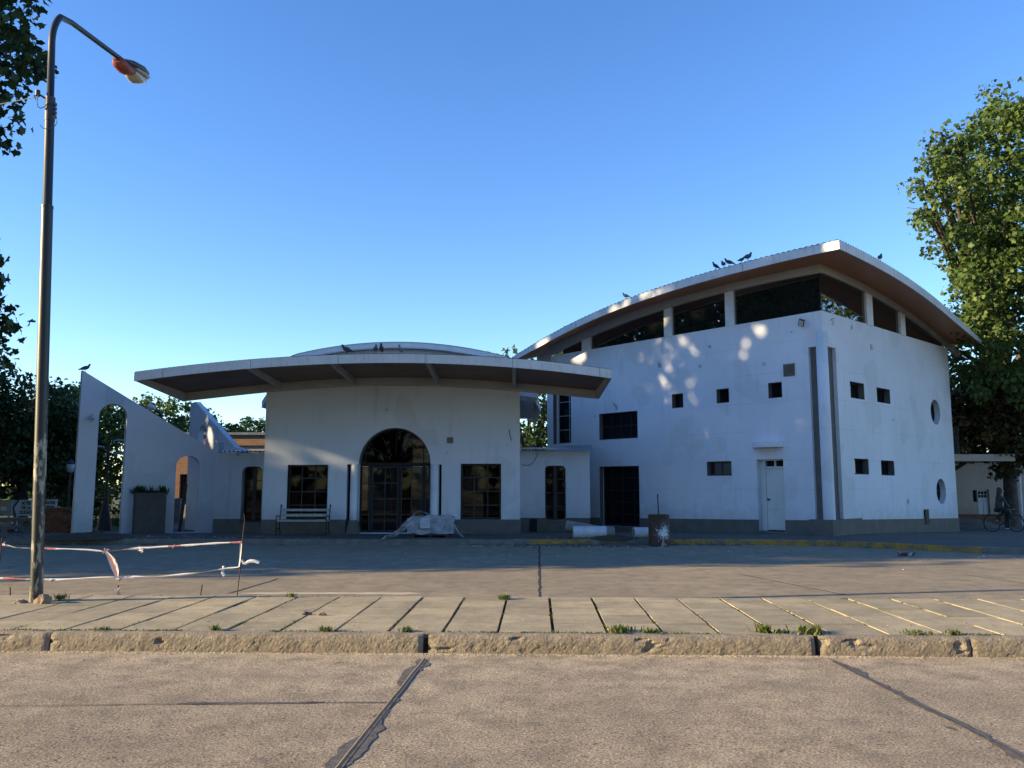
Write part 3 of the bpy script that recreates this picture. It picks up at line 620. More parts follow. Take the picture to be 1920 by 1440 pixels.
# louvre and vents
r = WF.rect(1470, 682, 1490.5, 705.3); b = MB(); b.wbox(WF, r[0], r[1], r[2], r[3], .0, .02)
for k in range(7): z = r[2] + .03 + k * (r[3] - r[2] - .05) / 7; b.wbox(WF, r[0] + .03, r[1] - .03, z, z + .012, .02, .045)
b.wbox(WF, r[0], r[0] + .025, r[2], r[3], .02, .05); b.wbox(WF, r[1] - .025, r[1], r[2], r[3], .02, .05); b.build('louvre', 'grey_kerb', tall)
for (x, y) in ((1312.3, 686.7), (1432.7, 682)):
    q, z = WF.px(x, y); b = MB(); b.wbox(WF, q - .06, q + .06, z - .06, z + .06, .0, .02)
    for k in range(3): b.wbox(WF, q - .045, q + .045, z - .04 + k * .03, z - .028 + k * .03, .02, .028)
    b.build('vent', 'sign_board', tall)
q, z = WR.px(1633.6, 651); b = MB(); b.wbox(WR, q - .08, q + .08, z - .09, z + .09, .0, .03); b.wbox(WR, q - .05, q + .05, z - .06, z + .06, .03, .04); b.build('vent', 'sign_board', tall)

# curved roof: profile follows x, straight along y
RX = [-0.05, 1.01, 2.21, 3.56, 4.68, 5.7, 6.66, 7.54, 8.36, 9.46, 11.1, 12.7, 14.03, 15.46, 16.49, 17.95]
RZ = [6.90, 7.38, 7.82, 8.20, 8.43, 8.56, 8.63, 8.67, 8.69, 8.695, 8.64, 8.46, 8.23, 7.91, 7.62, 7.16]
def fz(x):
    i = max(0, min(len(RX) - 2, int(np.searchsorted(RX, x)) - 1)); return interp(x, RX, RZ)
_s = np.poly1d(np.polyfit(RX, RZ, 6))
def fz(x): return float(_s(x))
OV = 1.24
FF = WF.off(OV); FR = WR.off(OV)
# intersection corner
den = FF.t[0] * FR.t[1] - FF.t[1] * FR.t[0]; qc = ((FR.a[0] - FF.a[0]) * FR.t[1] - (FR.a[1] - FF.a[1]) * FR.t[0]) / den
Cc = FF.P(qc, 0)
def yedge(x):
    return Cc[1] + (Cc[0] - x) * (-FF.t[1] / FF.t[0]) if x < Cc[0] else Cc[1] + (x - Cc[0]) * (FR.t[1] / FR.t[0])
X0, X1 = -0.05, 17.95; yL, yR = yedge(X0), yedge(X1)
def yback(x): return (yL + (yR - yL) * (x - X0) / (X1 - X0)) * 2 - yedge(x) + 0.3
X_main = sorted(set([round(v, 4) for v in np.linspace(X0, X1, 90)] + [Cc[0]]))
# wrap of thin fascia end caps: left and right tips
def grid(b, xs, z_off, nrow=2):
    vs = []
    for x in xs:
        y0, y1 = yedge(x), yback(x)
        for k in range(nrow): vs.append((x, y0 + (y1 - y0) * k / (nrow - 1), fz(x) + z_off(x)))
    b.add(vs, [(i * nrow + k, (i + 1) * nrow + k, (i + 1) * nrow + k + 1, i * nrow + k + 1) for i in range(len(xs) - 1) for k in range(nrow - 1)])
b = MB(); b.smooth = True
xf = list(np.arange(X0, X1, 0.0205)); grid(b, xf, lambda x: 0.024 + 0.013 * sin(x * 2 * pi / 0.125))
roof = b.build('roof', 'roof_sheet', tall)
def fdep(x): return interp(x, [X0, 1, 9.46, 16, X1], [0.16, 0.24, 0.27, 0.27, 0.16])
for s_ in (1, -1):
    b = MB()
    for i in range(len(X_main) - 1):
        xa, xb = X_main[i], X_main[i + 1]
        ya = yedge(xa) if s_ == 1 else yback(xa); yb = yedge(xb) if s_ == 1 else yback(xb)
        b.add([(xa, ya - .03 * s_, fz(xa) - fdep(xa)), (xb, yb - .03 * s_, fz(xb) - fdep(xb)), (xb, yb - .03 * s_, fz(xb)), (xa, ya - .03 * s_, fz(xa)),
               (xa, ya + .02 * s_, fz(xa) - fdep(xa)), (xb, yb + .02 * s_, fz(xb) - fdep(xb)), (xb, yb + .02 * s_, fz(xb)), (xa, ya + .02 * s_, fz(xa))],
              [(0, 1, 2, 3), (4, 5, 6, 7), (0, 1, 5, 4), (3, 2, 6, 7)])
    b.build('fascia', 'fascia_metal', roof)
b = MB(); grid(b, X_main, lambda x: -fdep(x) + 0.03, 4); b.build('soffit', 'wood_soffit', roof)
# beam following the roof on top of each wall, posts and glass between
def sof(x): return fz(x) - fdep(x) + 0.03
bf_pts = [(1540, 511), (1450, 529.5), (1360, 548.3), (1256.7, 576.7), (1180, 603), (1106.7, 633), (1053, 657)]
br_pts = [(1542.8, 513), (1624.7, 549), (1687, 586.7), (1773, 649)]
bq = sorted([WF.px(*p) for p in bf_pts]); bqx = [p[0] for p in bq]; bqz = [p[1] for p in bq]
rq = sorted([WR.px(*p) for p in br_pts]); rqx = [p[0] for p in rq]; rqz = [p[1] for p in rq]
def zbF(q): return interp(q, bqx + [QF], bqz + [bqz[-1] + 0.0])
rp_ = np.poly1d(np.polyfit(rqx, rqz, 2))
fp_ = np.poly1d(np.polyfit(bqx, bqz, 3))
def zbF(q): return float(fp_(q))
def zbR(q): return float(rp_(q))
b = MB()
qs = list(np.linspace(0.2, QF + .06, 50))
top = [(q, sof(WF.P(q, 0)[0]) + .02) for q in qs]; bot = [(q, max(zbF(q), ZT - .25)) for q in qs]
b.plate(WF, bot + top[::-1], [], 0.10, 0.06)
qs = list(np.linspace(-.06 + .1, QR, 40)); top = [(q, sof(WR.P(q, 0)[0]) + .02) for q in qs]; bot = [(q, max(zbR(q), ZT - .02)) for q in qs]
b.plate(WR, bot + top[::-1], [], 0.10, 0.062)
# tie beam running on past the right end, and one at the left end
zr = fz(17.6)
b.plate(WR, [(QR - .02, ZT + .35), (QR - .02, ZT - .02), (QR + .95, ZT - .26), (QR + 1.15, ZT - .16), (QR + 1.15, ZT + .08)], [], 0.10, 0.0625)
b.plate(WF, [(0.25, ZT - .25), (0.25, ZT + .3), (-.55, ZT + .12), (-.55, ZT - .22)], [], 0.10, 0.0625)
b.build('curved_beam', 'beam_paint', tall)
def glassband(W, zb, qa, qb, m_='mirror_glass'):
    qs = list(np.linspace(qa, qb, 10)); pts = [(q, ZT) for q in qs] + [(q, max(ZT + .002, zb(q) + .02)) for q in qs[::-1]]
    g = MB(); g.plate(W, pts, [], 0.012, -.05)
    return g.build('clerestory_glass', m_, tall)
pF = [WF.px(x, 600)[0] for x in (1053, 1091, 1107, 1245.5, 1260, 1360.7, 1377)]
glassband(WF, zbF, pF[0], pF[1]); glassband(WF, zbF, pF[2], pF[3]); glassband(WF, zbF, pF[4], pF[5]); glassband(WF, zbF, pF[6], QF - .03)
pR = [WR.px(x, 600)[0] for x in (1624.7, 1636, 1686.7, 1695.6)]
glassband(WR, zbR, 0.03, pR[0]); glassband(WR, zbR, pR[1], pR[2]); glassband(WR, zbR, pR[3], QR - .35)
for W_, zb, ps in ((WF, zbF, [(pF[1], pF[2]), (pF[3], pF[4]), (pF[5], pF[6])]), (WR, zbR, [(pR[0], pR[1]), (pR[2], pR[3])])):
    for (a_, c_) in ps:
        b = MB(); b.wbox(W_, a_, c_, ZT - .02, zb((a_ + c_) / 2) + .08, -.2, .03); b.build('post', 'white_metal', tall)
b = MB(); b.wbox(WF, QF - .06, QF - .035, ZT, zbF(QF) + .04, -.06, -.035); b.build('corner_mullion', 'dark_frame', tall)
# dim upper room behind the clerestory: floor, ceiling follows roof
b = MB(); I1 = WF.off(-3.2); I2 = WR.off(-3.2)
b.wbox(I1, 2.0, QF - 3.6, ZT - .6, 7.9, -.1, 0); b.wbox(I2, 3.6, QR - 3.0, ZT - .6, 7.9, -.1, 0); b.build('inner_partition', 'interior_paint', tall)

# ------------------------------------------------------------------ LOW WHITE PAVILION (middle)
DA = 26.4
WA = Wall((-10, DA), (10, DA))           # q = x + 10
pav = empty('arched_pavilion', (-3.6, 30, 0), 'low white pavilion with an arched glass doorway under a wide curved canopy', 'building')
def XA(x, y=850): return WA.px(x, y)[0]
qL, qR = XA(495, 870), XA(975, 870)
wl = WA.rect(538.5, 871.5, 614, 973); wr = WA.rect(864, 869.5, 939.5, 973.5)
aq0, aq1 = XA(673, 870), XA(807.5, 870); az = WA.px(740, 802)[1]; azs = WA.px(740, 870)[1]
cl0, cl1 = XA(650, 900), aq0; cr0, cr1 = aq1, XA(828, 900)
canL = -10.55; canR = 2.80; DO = 22.9
XO = [243.3, 336.7, 424, 511.7, 628.4, 760, 816.7, 904, 991.7, 1079, 1146.3]; YO = [699, 688.5, 677.8, 671, 666, 664.3, 665, 668, 675.5, 684, 693]
po = [dp(x, y, DO) for x, y in zip(XO, YO)]; co_ = np.poly1d(np.polyfit([p[0] for p in po], [p[2] for p in po], 4))
XI = [345.4, 497, 628.4, 760, 904, 991.7, 1124]; YI = [752.7, 736.7, 726, 723.6, 729.5, 735.5, 748.4]
pi_ = [dp(x, y, DA) for x, y in zip(XI, YI)]; ci_ = np.poly1d(np.polyfit([p[0] for p in pi_], [p[2] for p in pi_], 4))
def zo(x): return float(co_(x))                 # top of outer fascia
def zi(x): return float(ci_(x))                 # bottom of inner beam
def zc_(x, y):                                  # canopy sheet height
    t = (y - DO) / (DA - DO); return zo(x) * (1 - t) + (zi(x) + .50) * t
b = MB()
topw = [(q, zi(q - 10) + .06) for q in np.linspace(qR, qL, 14)]
outer = [(qL, -.3), (qR, -.3)] + topw
b.plate(WA, outer, [arch(aq0, aq1, 0.17, azs, az, 24), rc(*wl), rc(*wr), rc(cl0, cl1 - .001, .18, azs - .01), rc(cr0 + .001, cr1, .18, azs - .01)], 0.34)
DB = 35.0
sl, sr = qL - 10, qR - 10
WLs = [(sl, DA + .34, sl + .3, DB), (sr - .3, DA + .34, sr, DB)]
for x0, y0, x1, y1 in WLs: b.box(x0, x1, y0, y1, -.3, 4.35)
WB_ = Wall((-10, DB), (10, DB))
b.plate(WB_, [(qL, -.3), (qR, -.3), (qR, 5.0), (qL, 5.0)], [arch(6.2 - .9, 6.2 + 2.6, .0, 2.6, 4.2, 20), rc(3.0, 4.2, .6, 2.6)], 0.3)
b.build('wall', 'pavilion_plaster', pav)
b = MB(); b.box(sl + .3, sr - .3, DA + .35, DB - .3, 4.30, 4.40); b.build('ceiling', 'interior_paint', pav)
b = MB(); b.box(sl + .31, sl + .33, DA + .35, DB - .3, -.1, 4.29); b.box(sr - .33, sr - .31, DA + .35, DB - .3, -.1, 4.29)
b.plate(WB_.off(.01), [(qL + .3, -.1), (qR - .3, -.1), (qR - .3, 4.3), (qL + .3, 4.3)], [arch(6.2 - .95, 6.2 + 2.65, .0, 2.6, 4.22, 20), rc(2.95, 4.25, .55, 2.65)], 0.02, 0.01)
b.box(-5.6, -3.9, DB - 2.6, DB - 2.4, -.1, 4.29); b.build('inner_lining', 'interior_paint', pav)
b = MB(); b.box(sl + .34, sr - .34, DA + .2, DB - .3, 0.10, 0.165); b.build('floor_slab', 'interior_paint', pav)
# plinth pieces (left of, between, right of openings)
zp = WA.px(740, 974)[1]
b = MB(); b.wbox(WA, qL - .02, cl0, -.3, zp, -.1, .03); b.build('plinth', 'plinth_paint', pav); b = MB(); b.wbox(WA, cr1, qR + .02, -.3, zp, -.1, .03); b.build('plinth', 'plinth_paint', pav)
window(pav, WA, *wl, dep=0.14, cols=3, rows=4, fm='brown_frame', gm='clear_glass', bw=.035, fw=.055); window(pav, WA, *wr, dep=0.14, cols=3, rows=4, fm='brown_frame', gm='clear_glass', bw=.035, fw=.055)
for r in (wl, wr):
    b = MB(); b.wbox(WA, r[0], r[0] + .02, r[2], r[3], -.13, .012); b.wbox(WA, r[1] - .02, r[1], r[2], r[3], -.13, .012); b.wbox(WA, r[0] + .02, r[1] - .02, r[3] - .02, r[3], -.13, .012); b.wbox(WA, r[0] + .02, r[1] - .02, r[2], r[2] + .02, -.13, .03); b.build('window_surround', 'dark_frame', pav)
# arch lining, columns with splayed pedestals
b = MB(); A1 = arch(aq0, aq1, .17, azs, az, 24); A2 = arch(aq0 + .03, aq1 - .03, .17, azs, az - .03, 24)
for i in range(2, len(A1) - 1):
    p, q, p2, q2 = A1[i], A1[i + 1], A2[i], A2[i + 1]
    b.hexa([WA.P(*p, .004), WA.P(*q, .004), WA.P(*q2, .004), WA.P(*p2, .004), WA.P(*p, -.33), WA.P(*q, -.33), WA.P(*q2, -.33), WA.P(*p2, -.33)])
b.build('arch_lining', 'recess_paint', pav)
for (a_, c_, left) in ((cl0, cl1, True), (cr0, cr1, False)):
    b = MB(); b.wbox(WA, a_, c_, .17, azs, -.36, -.30); b.build('recess', 'dark_frame', pav)
    xc = (a_ + .24) if left else (a_ + .125); r_ = 0.145
    b = MB(); b.lathe((xc - 10, DA + .13, 0), [(r_, zp - .02), (r_, azs - .012), (0, azs - .012)], 22); cc = b.build('column', 'white_plaster', pav)
    b = MB(); P_ = []
    for zz_, hw in ((.13, .20), (zp - .02, .13)):
        P_ += [WA.P(xc - hw, zz_, -.16 - hw + .1), WA.P(xc + hw, zz_, -.16 - hw + .1), WA.P(xc + hw, zz_, hw - .05), WA.P(xc - hw, zz_, hw - .05)]
    b.hexa(P_); b.build('pedestal', 'plinth_paint', cc)
# doorway joinery: transom, side light, two leaves, radial fan bars
dd = 0.26; b = MB(); zb0 = .18
b.wbox(WA, aq0, aq1, azs - .07, azs + .05, -dd - .06, -dd + .01)
xm = [XA(v, 900) for v in (686, 695, 747, 790, 797)]
for q_, w_ in ((xm[1] - .03, .07), (xm[2], .09), (xm[3] + .05, .11), (aq0 + .03, .06), (aq1 - .03, .06)): b.wbox(WA, q_ - w_ / 2, q_ + w_ / 2, zb0, azs - .07, -dd - .05, -dd)
cx = (aq0 + aq1) / 2; R_ = (aq1 - aq0) / 2; HA = az - azs
for t in (35, 62, 90, 118, 145):
    e = radians(t); b.bar(WA.P(cx + .25 * cos(e), azs + .05 + .2 * sin(e), -dd - .02), WA.P(cx + (R_ - .02) * cos(e), azs + (HA - .02) * sin(e), -dd - .02), .018, .02, (0, 1, 0))
for x_ in (684, 793): b.wbox(WA, XA(x_) - .015, XA(x_) + .015, azs + .05, azs + .05 + HA * .52, -dd - .05, -dd - .01)
for k in range(24):
    e0, e1 = pi * k / 24, pi * (k + 1) / 24
    b.bar(WA.P(cx + (R_ - .045) * cos(e0), azs + (HA - .045) * sin(e0), -dd - .02), WA.P(cx + (R_ - .045) * cos(e1), azs + (HA - .045) * sin(e1), -dd - .02), .04, .04, (0, 1, 0))
jo = b.build('door_frame', 'dark_frame', pav)
def leafgrid(qa, qb, cols, rows, par, m_='brown_frame', nm='door_leaf'):
    b = MB(); za, zb = zb0 + .04, azs - .10
    for k in range(cols + 1): q_ = qa + (qb - qa) * k / cols; b.wbox(WA, q_ - .016, q_ + .016, za, zb, -dd - .03, -dd - .005)
    for k in range(rows + 1): z_ = za + (zb - za) * k / rows; b.wbox(WA, qa, qb, z_ - .016, z_ + .016, -dd - .028, -dd - .007)
    return b.build(nm, m_, par)
leafgrid(aq0 + .06, xm[1] - .08, 1, 4, jo); l1 = leafgrid(xm[1] + .02, xm[2] - .06, 2, 4, jo); leafgrid(xm[2] + .07, xm[3] - .02, 2, 4, jo); leafgrid(xm[3] + .12, aq1 - .06, 1, 4, jo)
g = MB(); g.wbox(WA, xm[1] + .02, xm[2] - .06, zb0 + .05, azs - .1, -dd - .02, -dd - .012); g.build('glass', 'dark_glass', l1)
g = MB(); g.wbox(WA, aq0 + .04, xm[1] - .08, zb0 + .05, azs - .1, -dd - .02, -dd - .012); g.build('glass', 'clear_glass', jo); g = MB(); g.wbox(WA, xm[2] + .07, xm[3] - .02, zb0 + .05, azs - .1, -dd - .02, -dd - .012); g.build('glass', 'clear_glass', jo); g = MB(); g.wbox(WA, xm[3] + .12, aq1 - .04, zb0 + .05, azs - .1, -dd - .02, -dd - .012); g.build('glass', 'clear_glass', jo)
g = MB(); g.plate(WA, arch(aq0 + .03, aq1 - .03, azs + .051, azs + .06, az - .03, 24), [], .008, -dd - .012); g.build('fanlight_glass', 'clear_glass', jo)
# canopy
can = None
NX = 60; xs_c = list(np.linspace(canL, canR, NX)); b = MB(); b.smooth = True
xs_f = list(np.arange(canL, canR, 0.02)); vs = []
for x in xs_f:
    for y in (DO, (DO + DA) / 2, DA + .2): vs.append((x, y, zc_(x, y) + 0.016 + 0.004 * sin(x * 2 * pi / 0.13)))
b.add(vs, [(i * 3 + k, (i + 1) * 3 + k, (i + 1) * 3 + k + 1, i * 3 + k + 1) for i in range(len(xs_f) - 1) for k in range(2)])
can = b.build('canopy', 'roof_sheet', pav)
b = MB(); fd = 0.25
WO = Wall((-10, DO), (10, DO))
b.plate(WO, [(x + 10, zo(x) - fd) for x in xs_c] + [(x + 10, zo(x)) for x in xs_c[::-1]], [], 0.05, 0.02)
b.build('fascia', 'fascia_metal', can)
b = MB()
b.plate(WA.off(.10), [(x + 10, zi(x)) for x in xs_c] + [(x + 10, zi(x) + .30) for x in xs_c[::-1]], [], 0.09, 0.0)
b.build('inner_beam', 'beam_paint', can)
b = MB(); vs = []
for x in xs_c:
    for k in range(5):
        y = DO + .03 + (DA - DO - .1) * k / 4; t = k / 4; vs.append((x, y, (zo(x) - .13) * (1 - t) + (zi(x) + .26) * t))
b.add(vs, [(i * 5 + k, (i + 1) * 5 + k, (i + 1) * 5 + k + 1, i * 5 + k + 1) for i in range(NX - 1) for k in range(4)])
b.build('soffit', 'canopy_soffit', can)
for x in (canL + .06, -7.42, -5.08, -2.38, 0.06, canR - .06):
    b = MB(); w_ = .055 if abs(x - canL) > .1 and abs(x - canR) > .1 else .05
    y0, y1 = DO + .035, DA - .15
    if w_ == .05: z0a, z0b, z1a, z1b = zo(x) - fd, zo(x), zi(x), zi(x) + .45
    else: z0a, z0b, z1a, z1b = zo(x) - fd + .01, zo(x) - .1, zi(x) + .06, zi(x) + .32
    b.hexa([(x - w_, y0, z0a), (x + w_, y0, z0a), (x + w_, y1, z1a), (x - w_, y1, z1a), (x - w_, y0, z0b), (x + w_, y0, z0b), (x + w_, y1, z1b), (x - w_, y1, z1b)])
    b.build('rib', 'beam_paint', can)
# barrel vault behind the canopy
DV = 28.4
vp = [dp(x, y, DV) for x, y in ((538, 669), (584.6, 657.3), (643, 647.7), (701, 643.3), (760, 642), (816.7, 645), (875, 652.7), (918.8, 660.8), (956.7, 671))]
vq = np.poly1d(np.polyfit([p[0] for p in vp], [p[2] for p in vp], 2)); vx = np.linspace(sl - .75, sr + .75, 50)
def vz(x):
    z = float(vq(x)); c0 = (sl + sr) / 2; h_ = abs(x - c0) - (sr - sl) / 2 + .25
    return z - (h_ * 1.35 if h_ > 0 else 0)
WV = Wall((-10, DV), (10, DV)); b = MB()
b.plate(WV, [(x + 10, vz(x) - .21) for x in vx] + [(x + 10, vz(x)) for x in vx[::-1]], [], .05, 0.0)
b.plate(WV.off(-.35), [(sl + 10, 4.2), (sr + 10, 4.2)] + [(x + 10, min(vz(x), 9) - .05) for x in vx[::-1] if sl < x < sr], [], .1, 0.0)
vlt = b.build('vault_fascia', 'bright_metal', pav)
b = MB(); b.smooth = True; vs = []
for x in vx: vs += [(x, DV - .03, vz(x) + .012), (x, DB + 1, vz(x) + .012)]
b.add(vs, [(2 * i, 2 * i + 2, 2 * i + 3, 2 * i + 1) for i in range(len(vx) - 1)])
vs = [(x, y, z - .2) for x, y, z in vs]; b.smooth = False; b.add(vs, [(2 * i, 2 * i + 2, 2 * i + 3, 2 * i + 1) for i in range(len(vx) - 1)]); b.build('vault_roof', 'roof_sheet', pav)
# low eaves of the side roofs that show beside the wall under the canopy
for (sx, sgn) in ((sl, -1), (sr, 1)):
    b = MB(); x0, x1 = sx + sgn * .02, sx + sgn * .62
    if sgn < 0: x1 = sx - .16
    b.hexa([(min(x0, x1), DA + 1.0, 4.55 if sgn < 0 else 4.62), (max(x0, x1), DA + 1.0, 4.55 if sgn > 0 else 4.55), (max(x0, x1), DB, 4.45), (min(x0, x1), DB, 4.45),
            (min(x0, x1), DA + 1.0, 5.0), (max(x0, x1), DA + 1.0, 4.98), (max(x0, x1), DB, 4.9), (min(x0, x1), DB, 4.9)])
    b.build('side_eave', 'white_metal', pav)
# small grille on the right of the arch, hanging cable
r = WA.rect(838, 820, 849.5, 831); b = MB(); b.wbox(WA, r[0], r[1], r[2], r[3], -.0, .03); b.build('vent', 'grey_kerb', pav)
b = MB(); b.tube([WA.P(*WA.px(954.5, 805), .02), WA.P(*WA.px(956, 815), .02), WA.P(*WA.px(959, 826), .02)], .012, 5); b.build('cable_stub', 'wire', pav)
# left wing (behind the arcade wall) and right wing with corrugated lean-to
DE = 28.6; WE = Wall((-10.8, DE), (0, DE)); e0 = WE.px(402, 900)[0]; e1 = (sl + 10.8); zt_e = WE.px(450, 849)[1]
de = WE.rect(452.5, 874.5, 491, 979)
wing = empty('left_wing', (-9.2, 30, 0), 'low white wing with a rounded dark opening, left of the arched pavilion', 'building')
b = MB(); b.plate(WE, [(e0, -.3), (e1, -.3), (e1, zt_e), (e0, zt_e)], [rnd(*de, .2, False)], .3)
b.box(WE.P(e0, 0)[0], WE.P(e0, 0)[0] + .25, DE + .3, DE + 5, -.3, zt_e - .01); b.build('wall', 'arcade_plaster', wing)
b = MB(); b.wbox(WE, e0 + .02, de[0], -.3, WE.px(430, 973)[1], -.05, .03); b.wbox(WE, de[1], e1, -.3, WE.px(430, 973)[1], -.05, .03); b.wbox(WE, de[0], de[1], -.3, de[2], -.3, .02); b.build('plinth', 'plinth_paint', wing)
f = window(wing, WE, de[0], de[1], de[2], de[3], dep=.28, cols=2, rows=1, fm='brown_frame', gm='dark_glass', bw=.14); b = MB(); zz_ = WE.px(470, 902)[1]; b.wbox(WE, de[0], de[1], zz_, zz_ + .03, -.29, -.26); b.build('glazing_bar', 'brown_frame', f)
b = MB(); vs = []
xs_e = list(np.arange(WE.P(e0, 0)[0] + .2, sl, .025))
for x in xs_e: vs += [(x, DE - .12, zt_e + .05 + .025 * sin(x * 2 * pi / .15)), (x, DE + 5, zt_e + .22 + .025 * sin(x * 2 * pi / .15))]
b.add(vs, [(2 * i, 2 * i + 2, 2 * i + 3, 2 * i + 1) for i in range(len(xs_e) - 1)]); b.build('roof', 'roof_sheet', wing)
cq = WE.rect(401.5, 828.6, 410, 848); b = MB(); b.wbox(WE, cq[0], cq[1], zt_e - .3, cq[3], -.5, .005); b.build('parapet_stub', 'arcade_plaster', wing)

Dd = 30.3; WD = Wall((-5, Dd), (5, Dd)); dq0 = sr + 5 - .3; dq1 = WD.px(1106, 900)[0]; dw = WD.rect(1022, 873, 1061, 975.5); zt_d = WD.px(1040, 845)[1]
rw = empty('link_wing', (1.5, 31, 0), 'low white link with a rounded dark window between the arched pavilion and tall building', 'building')
b = MB(); b.plate(WD, [(dq0, -.4), (dq1, -.4), (dq1, zt_d), (dq0, zt_d)], [rnd(*dw, .15)], .3)
b.build('wall', 'white_plaster', rw)
zpd = WD.px(1040, 971)[1]
b = MB(); b.plate(WD, [(dq0, -.4), (dq1, -.4), (dq1, zpd), (dw[1], zpd), (dw[1], dw[2] + .1), (dw[1] - .15, dw[2]), (dw[0] + .15, dw[2]), (dw[0], dw[2] + .1), (dw[0], zpd), (dq0, zpd)], [], .04, .03); b.build('plinth', 'plinth_paint', rw)
f = window(rw, WD, dw[0], dw[1], dw[2], dw[3], dep=.26, cols=2, rows=4, fm='brown_frame', gm='dark_glass', bw=.05); b = MB(); b.wbox(WD, (dw[0] + dw[1]) / 2 - .07, (dw[0] + dw[1]) / 2 + .07, dw[2], dw[3], -.26, -.18); b.build('mullion', 'brown_frame', f)
b = MB(); vs = []; xr0, xr1 = dq0 - 5 + .1, dq1 - 5 + .15; xs_e = list(np.arange(xr0, xr1, .02))
for x in xs_e: vs += [(x, Dd - .45, zt_d + .02 + .022 * sin(x * 2 * pi / .12)), (x, Dd + (3.2 if x < 1.9 else max(.2, (3.45 - x) * 1.1 + .3)), zt_d + .26 + .022 * sin(x * 2 * pi / .12))]
b.add(vs, [(2 * i, 2 * i + 2, 2 * i + 3, 2 * i + 1) for i in range(len(xs_e) - 1)]); b.build('roof', 'roof_sheet', rw)
b = MB(); b.tube([WD.P(*WD.px(x, y), .03) for x, y in ((1009, 845), (1006, 856), (1001, 866), (994, 872), (986, 873), (978, 871))], .010, 5); b.build('loose_cable', 'wire', rw)
r = WD.rect(993, 973, 1007, 996); b = MB(); b.wbox(WD, r[0], r[1], r[2] - .1, r[3], .031, .05); b.build('drain_opening', 'dark_frame', rw)

# ------------------------------------------------------------------ ARCADE WALLS (left)
BA = (-13.70, 26.12); BB = (-10.20, 28.62); W1 = Wall(BA, BB)
arc = empty('arcade_wall', (-12, 27.3, 0), 'large white wedge-shaped freestanding wall with one tall and one small arched opening', 'wall', None)
a1 = W1.rect(180, 757, 233, 997); a2 = W1.rect(328, 855, 373, 992)
zs1 = W1.px(205, 780)[1]; zs2 = W1.px(350, 873)[1]
pk = W1.px(153.5, 694); pr = W1.px(405, 849)
b = MB(); b.plate(W1, [(0, -.3), (W1.L + .05, -.3), (W1.L + .05, pr[1] - .02), (pk[0] + .0, pk[1])] if False else [(0, -.3), (W1.L + .05, -.3), (W1.L + .05, pr[1]), (0.0, pk[1])],
            [arch(a1[0], a1[1], 0.10, zs1, a1[3], 20), arch(a2[0], a2[1], 0.08, zs2, a2[3], 20)], .30)
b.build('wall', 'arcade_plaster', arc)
P0 = dp(357.5, 756, 35.0); P1 = (-9.55, 29.6)
W2 = Wall(P0, P1)
arc2 = empty('arcade_wall', (-11.8, 32.5, 0), 'smaller white wedge-shaped wall seen behind the large arched wall, patched with sunlight', 'wall')
t0 = W2.px(367, 756); t1_ = W2.px(440, 838); o1 = W2.rect(369, 798, 382.5, 985); zo1 = W2.px(375, 812)[1]
t2 = W2.L
b = MB(); b.plate(W2, [(0, -.4), (t2, -.4), (t2, t1_[1] - .15), (t1_[0], t1_[1]), (t0[0], P0[2]), (0, P0[2])], [arch(o1[0], o1[1], -.05, zo1, o1[3], 14)], .20)
b.build('wall', 'white_plaster', arc2)
# planter box in front of the large arched wall
q0, _ = W1.px(249, 960); q1, _ = W1.px(305, 960); ztp = W1.px(277, 924)[1]
pl = empty('planter', W1.P((q0 + q1) / 2, .13, .25), 'dark grey box planter with dry plants against the arched wall', 'planter')
b = MB(); b.wbox(W1, q0, q1, .0, ztp - .06, .005, .42); b.wbox(W1, q0 - .03, q1 + .03, ztp - .06, ztp, .005, .45); b.build('box', 'planter_paint', pl)
b = MB(); random.seed(8)
def tuft(b, c, n, h, w, spread=0.08, lean=0.5):
    for _ in range(n):
        a = random.uniform(0, 2 * pi); x = c[0] + random.gauss(0, spread); y = c[1] + random.gauss(0, spread); hh = h * random.uniform(.4, 1.1)
        lx = cos(a) * hh * lean * random.uniform(.2, 1.1); ly = sin(a) * hh * lean * random.uniform(.2, 1.1); px_, py_ = -sin(a) * w, cos(a) * w; z = c[2]
        b.add([(x - px_ * .5, y - py_ * .5, z), (x + px_ * .5, y + py_ * .5, z), (x + lx * .5 + px_, y + ly * .5 + py_, z + hh * .6), (x + lx, y + ly, z + hh), (x + lx * .5 - px_, y + ly * .5 - py_, z + hh * .6)], [(0, 1, 2, 3, 4)])
for k in range(30):
    q = random.uniform(q0, q1); tuft(b, W1.P(q, ztp - .02, random.uniform(.08, .38)), 12, random.choice((.10, .14, .28)), .018, .06)
b.build('plants', 'leaf_dark', pl)

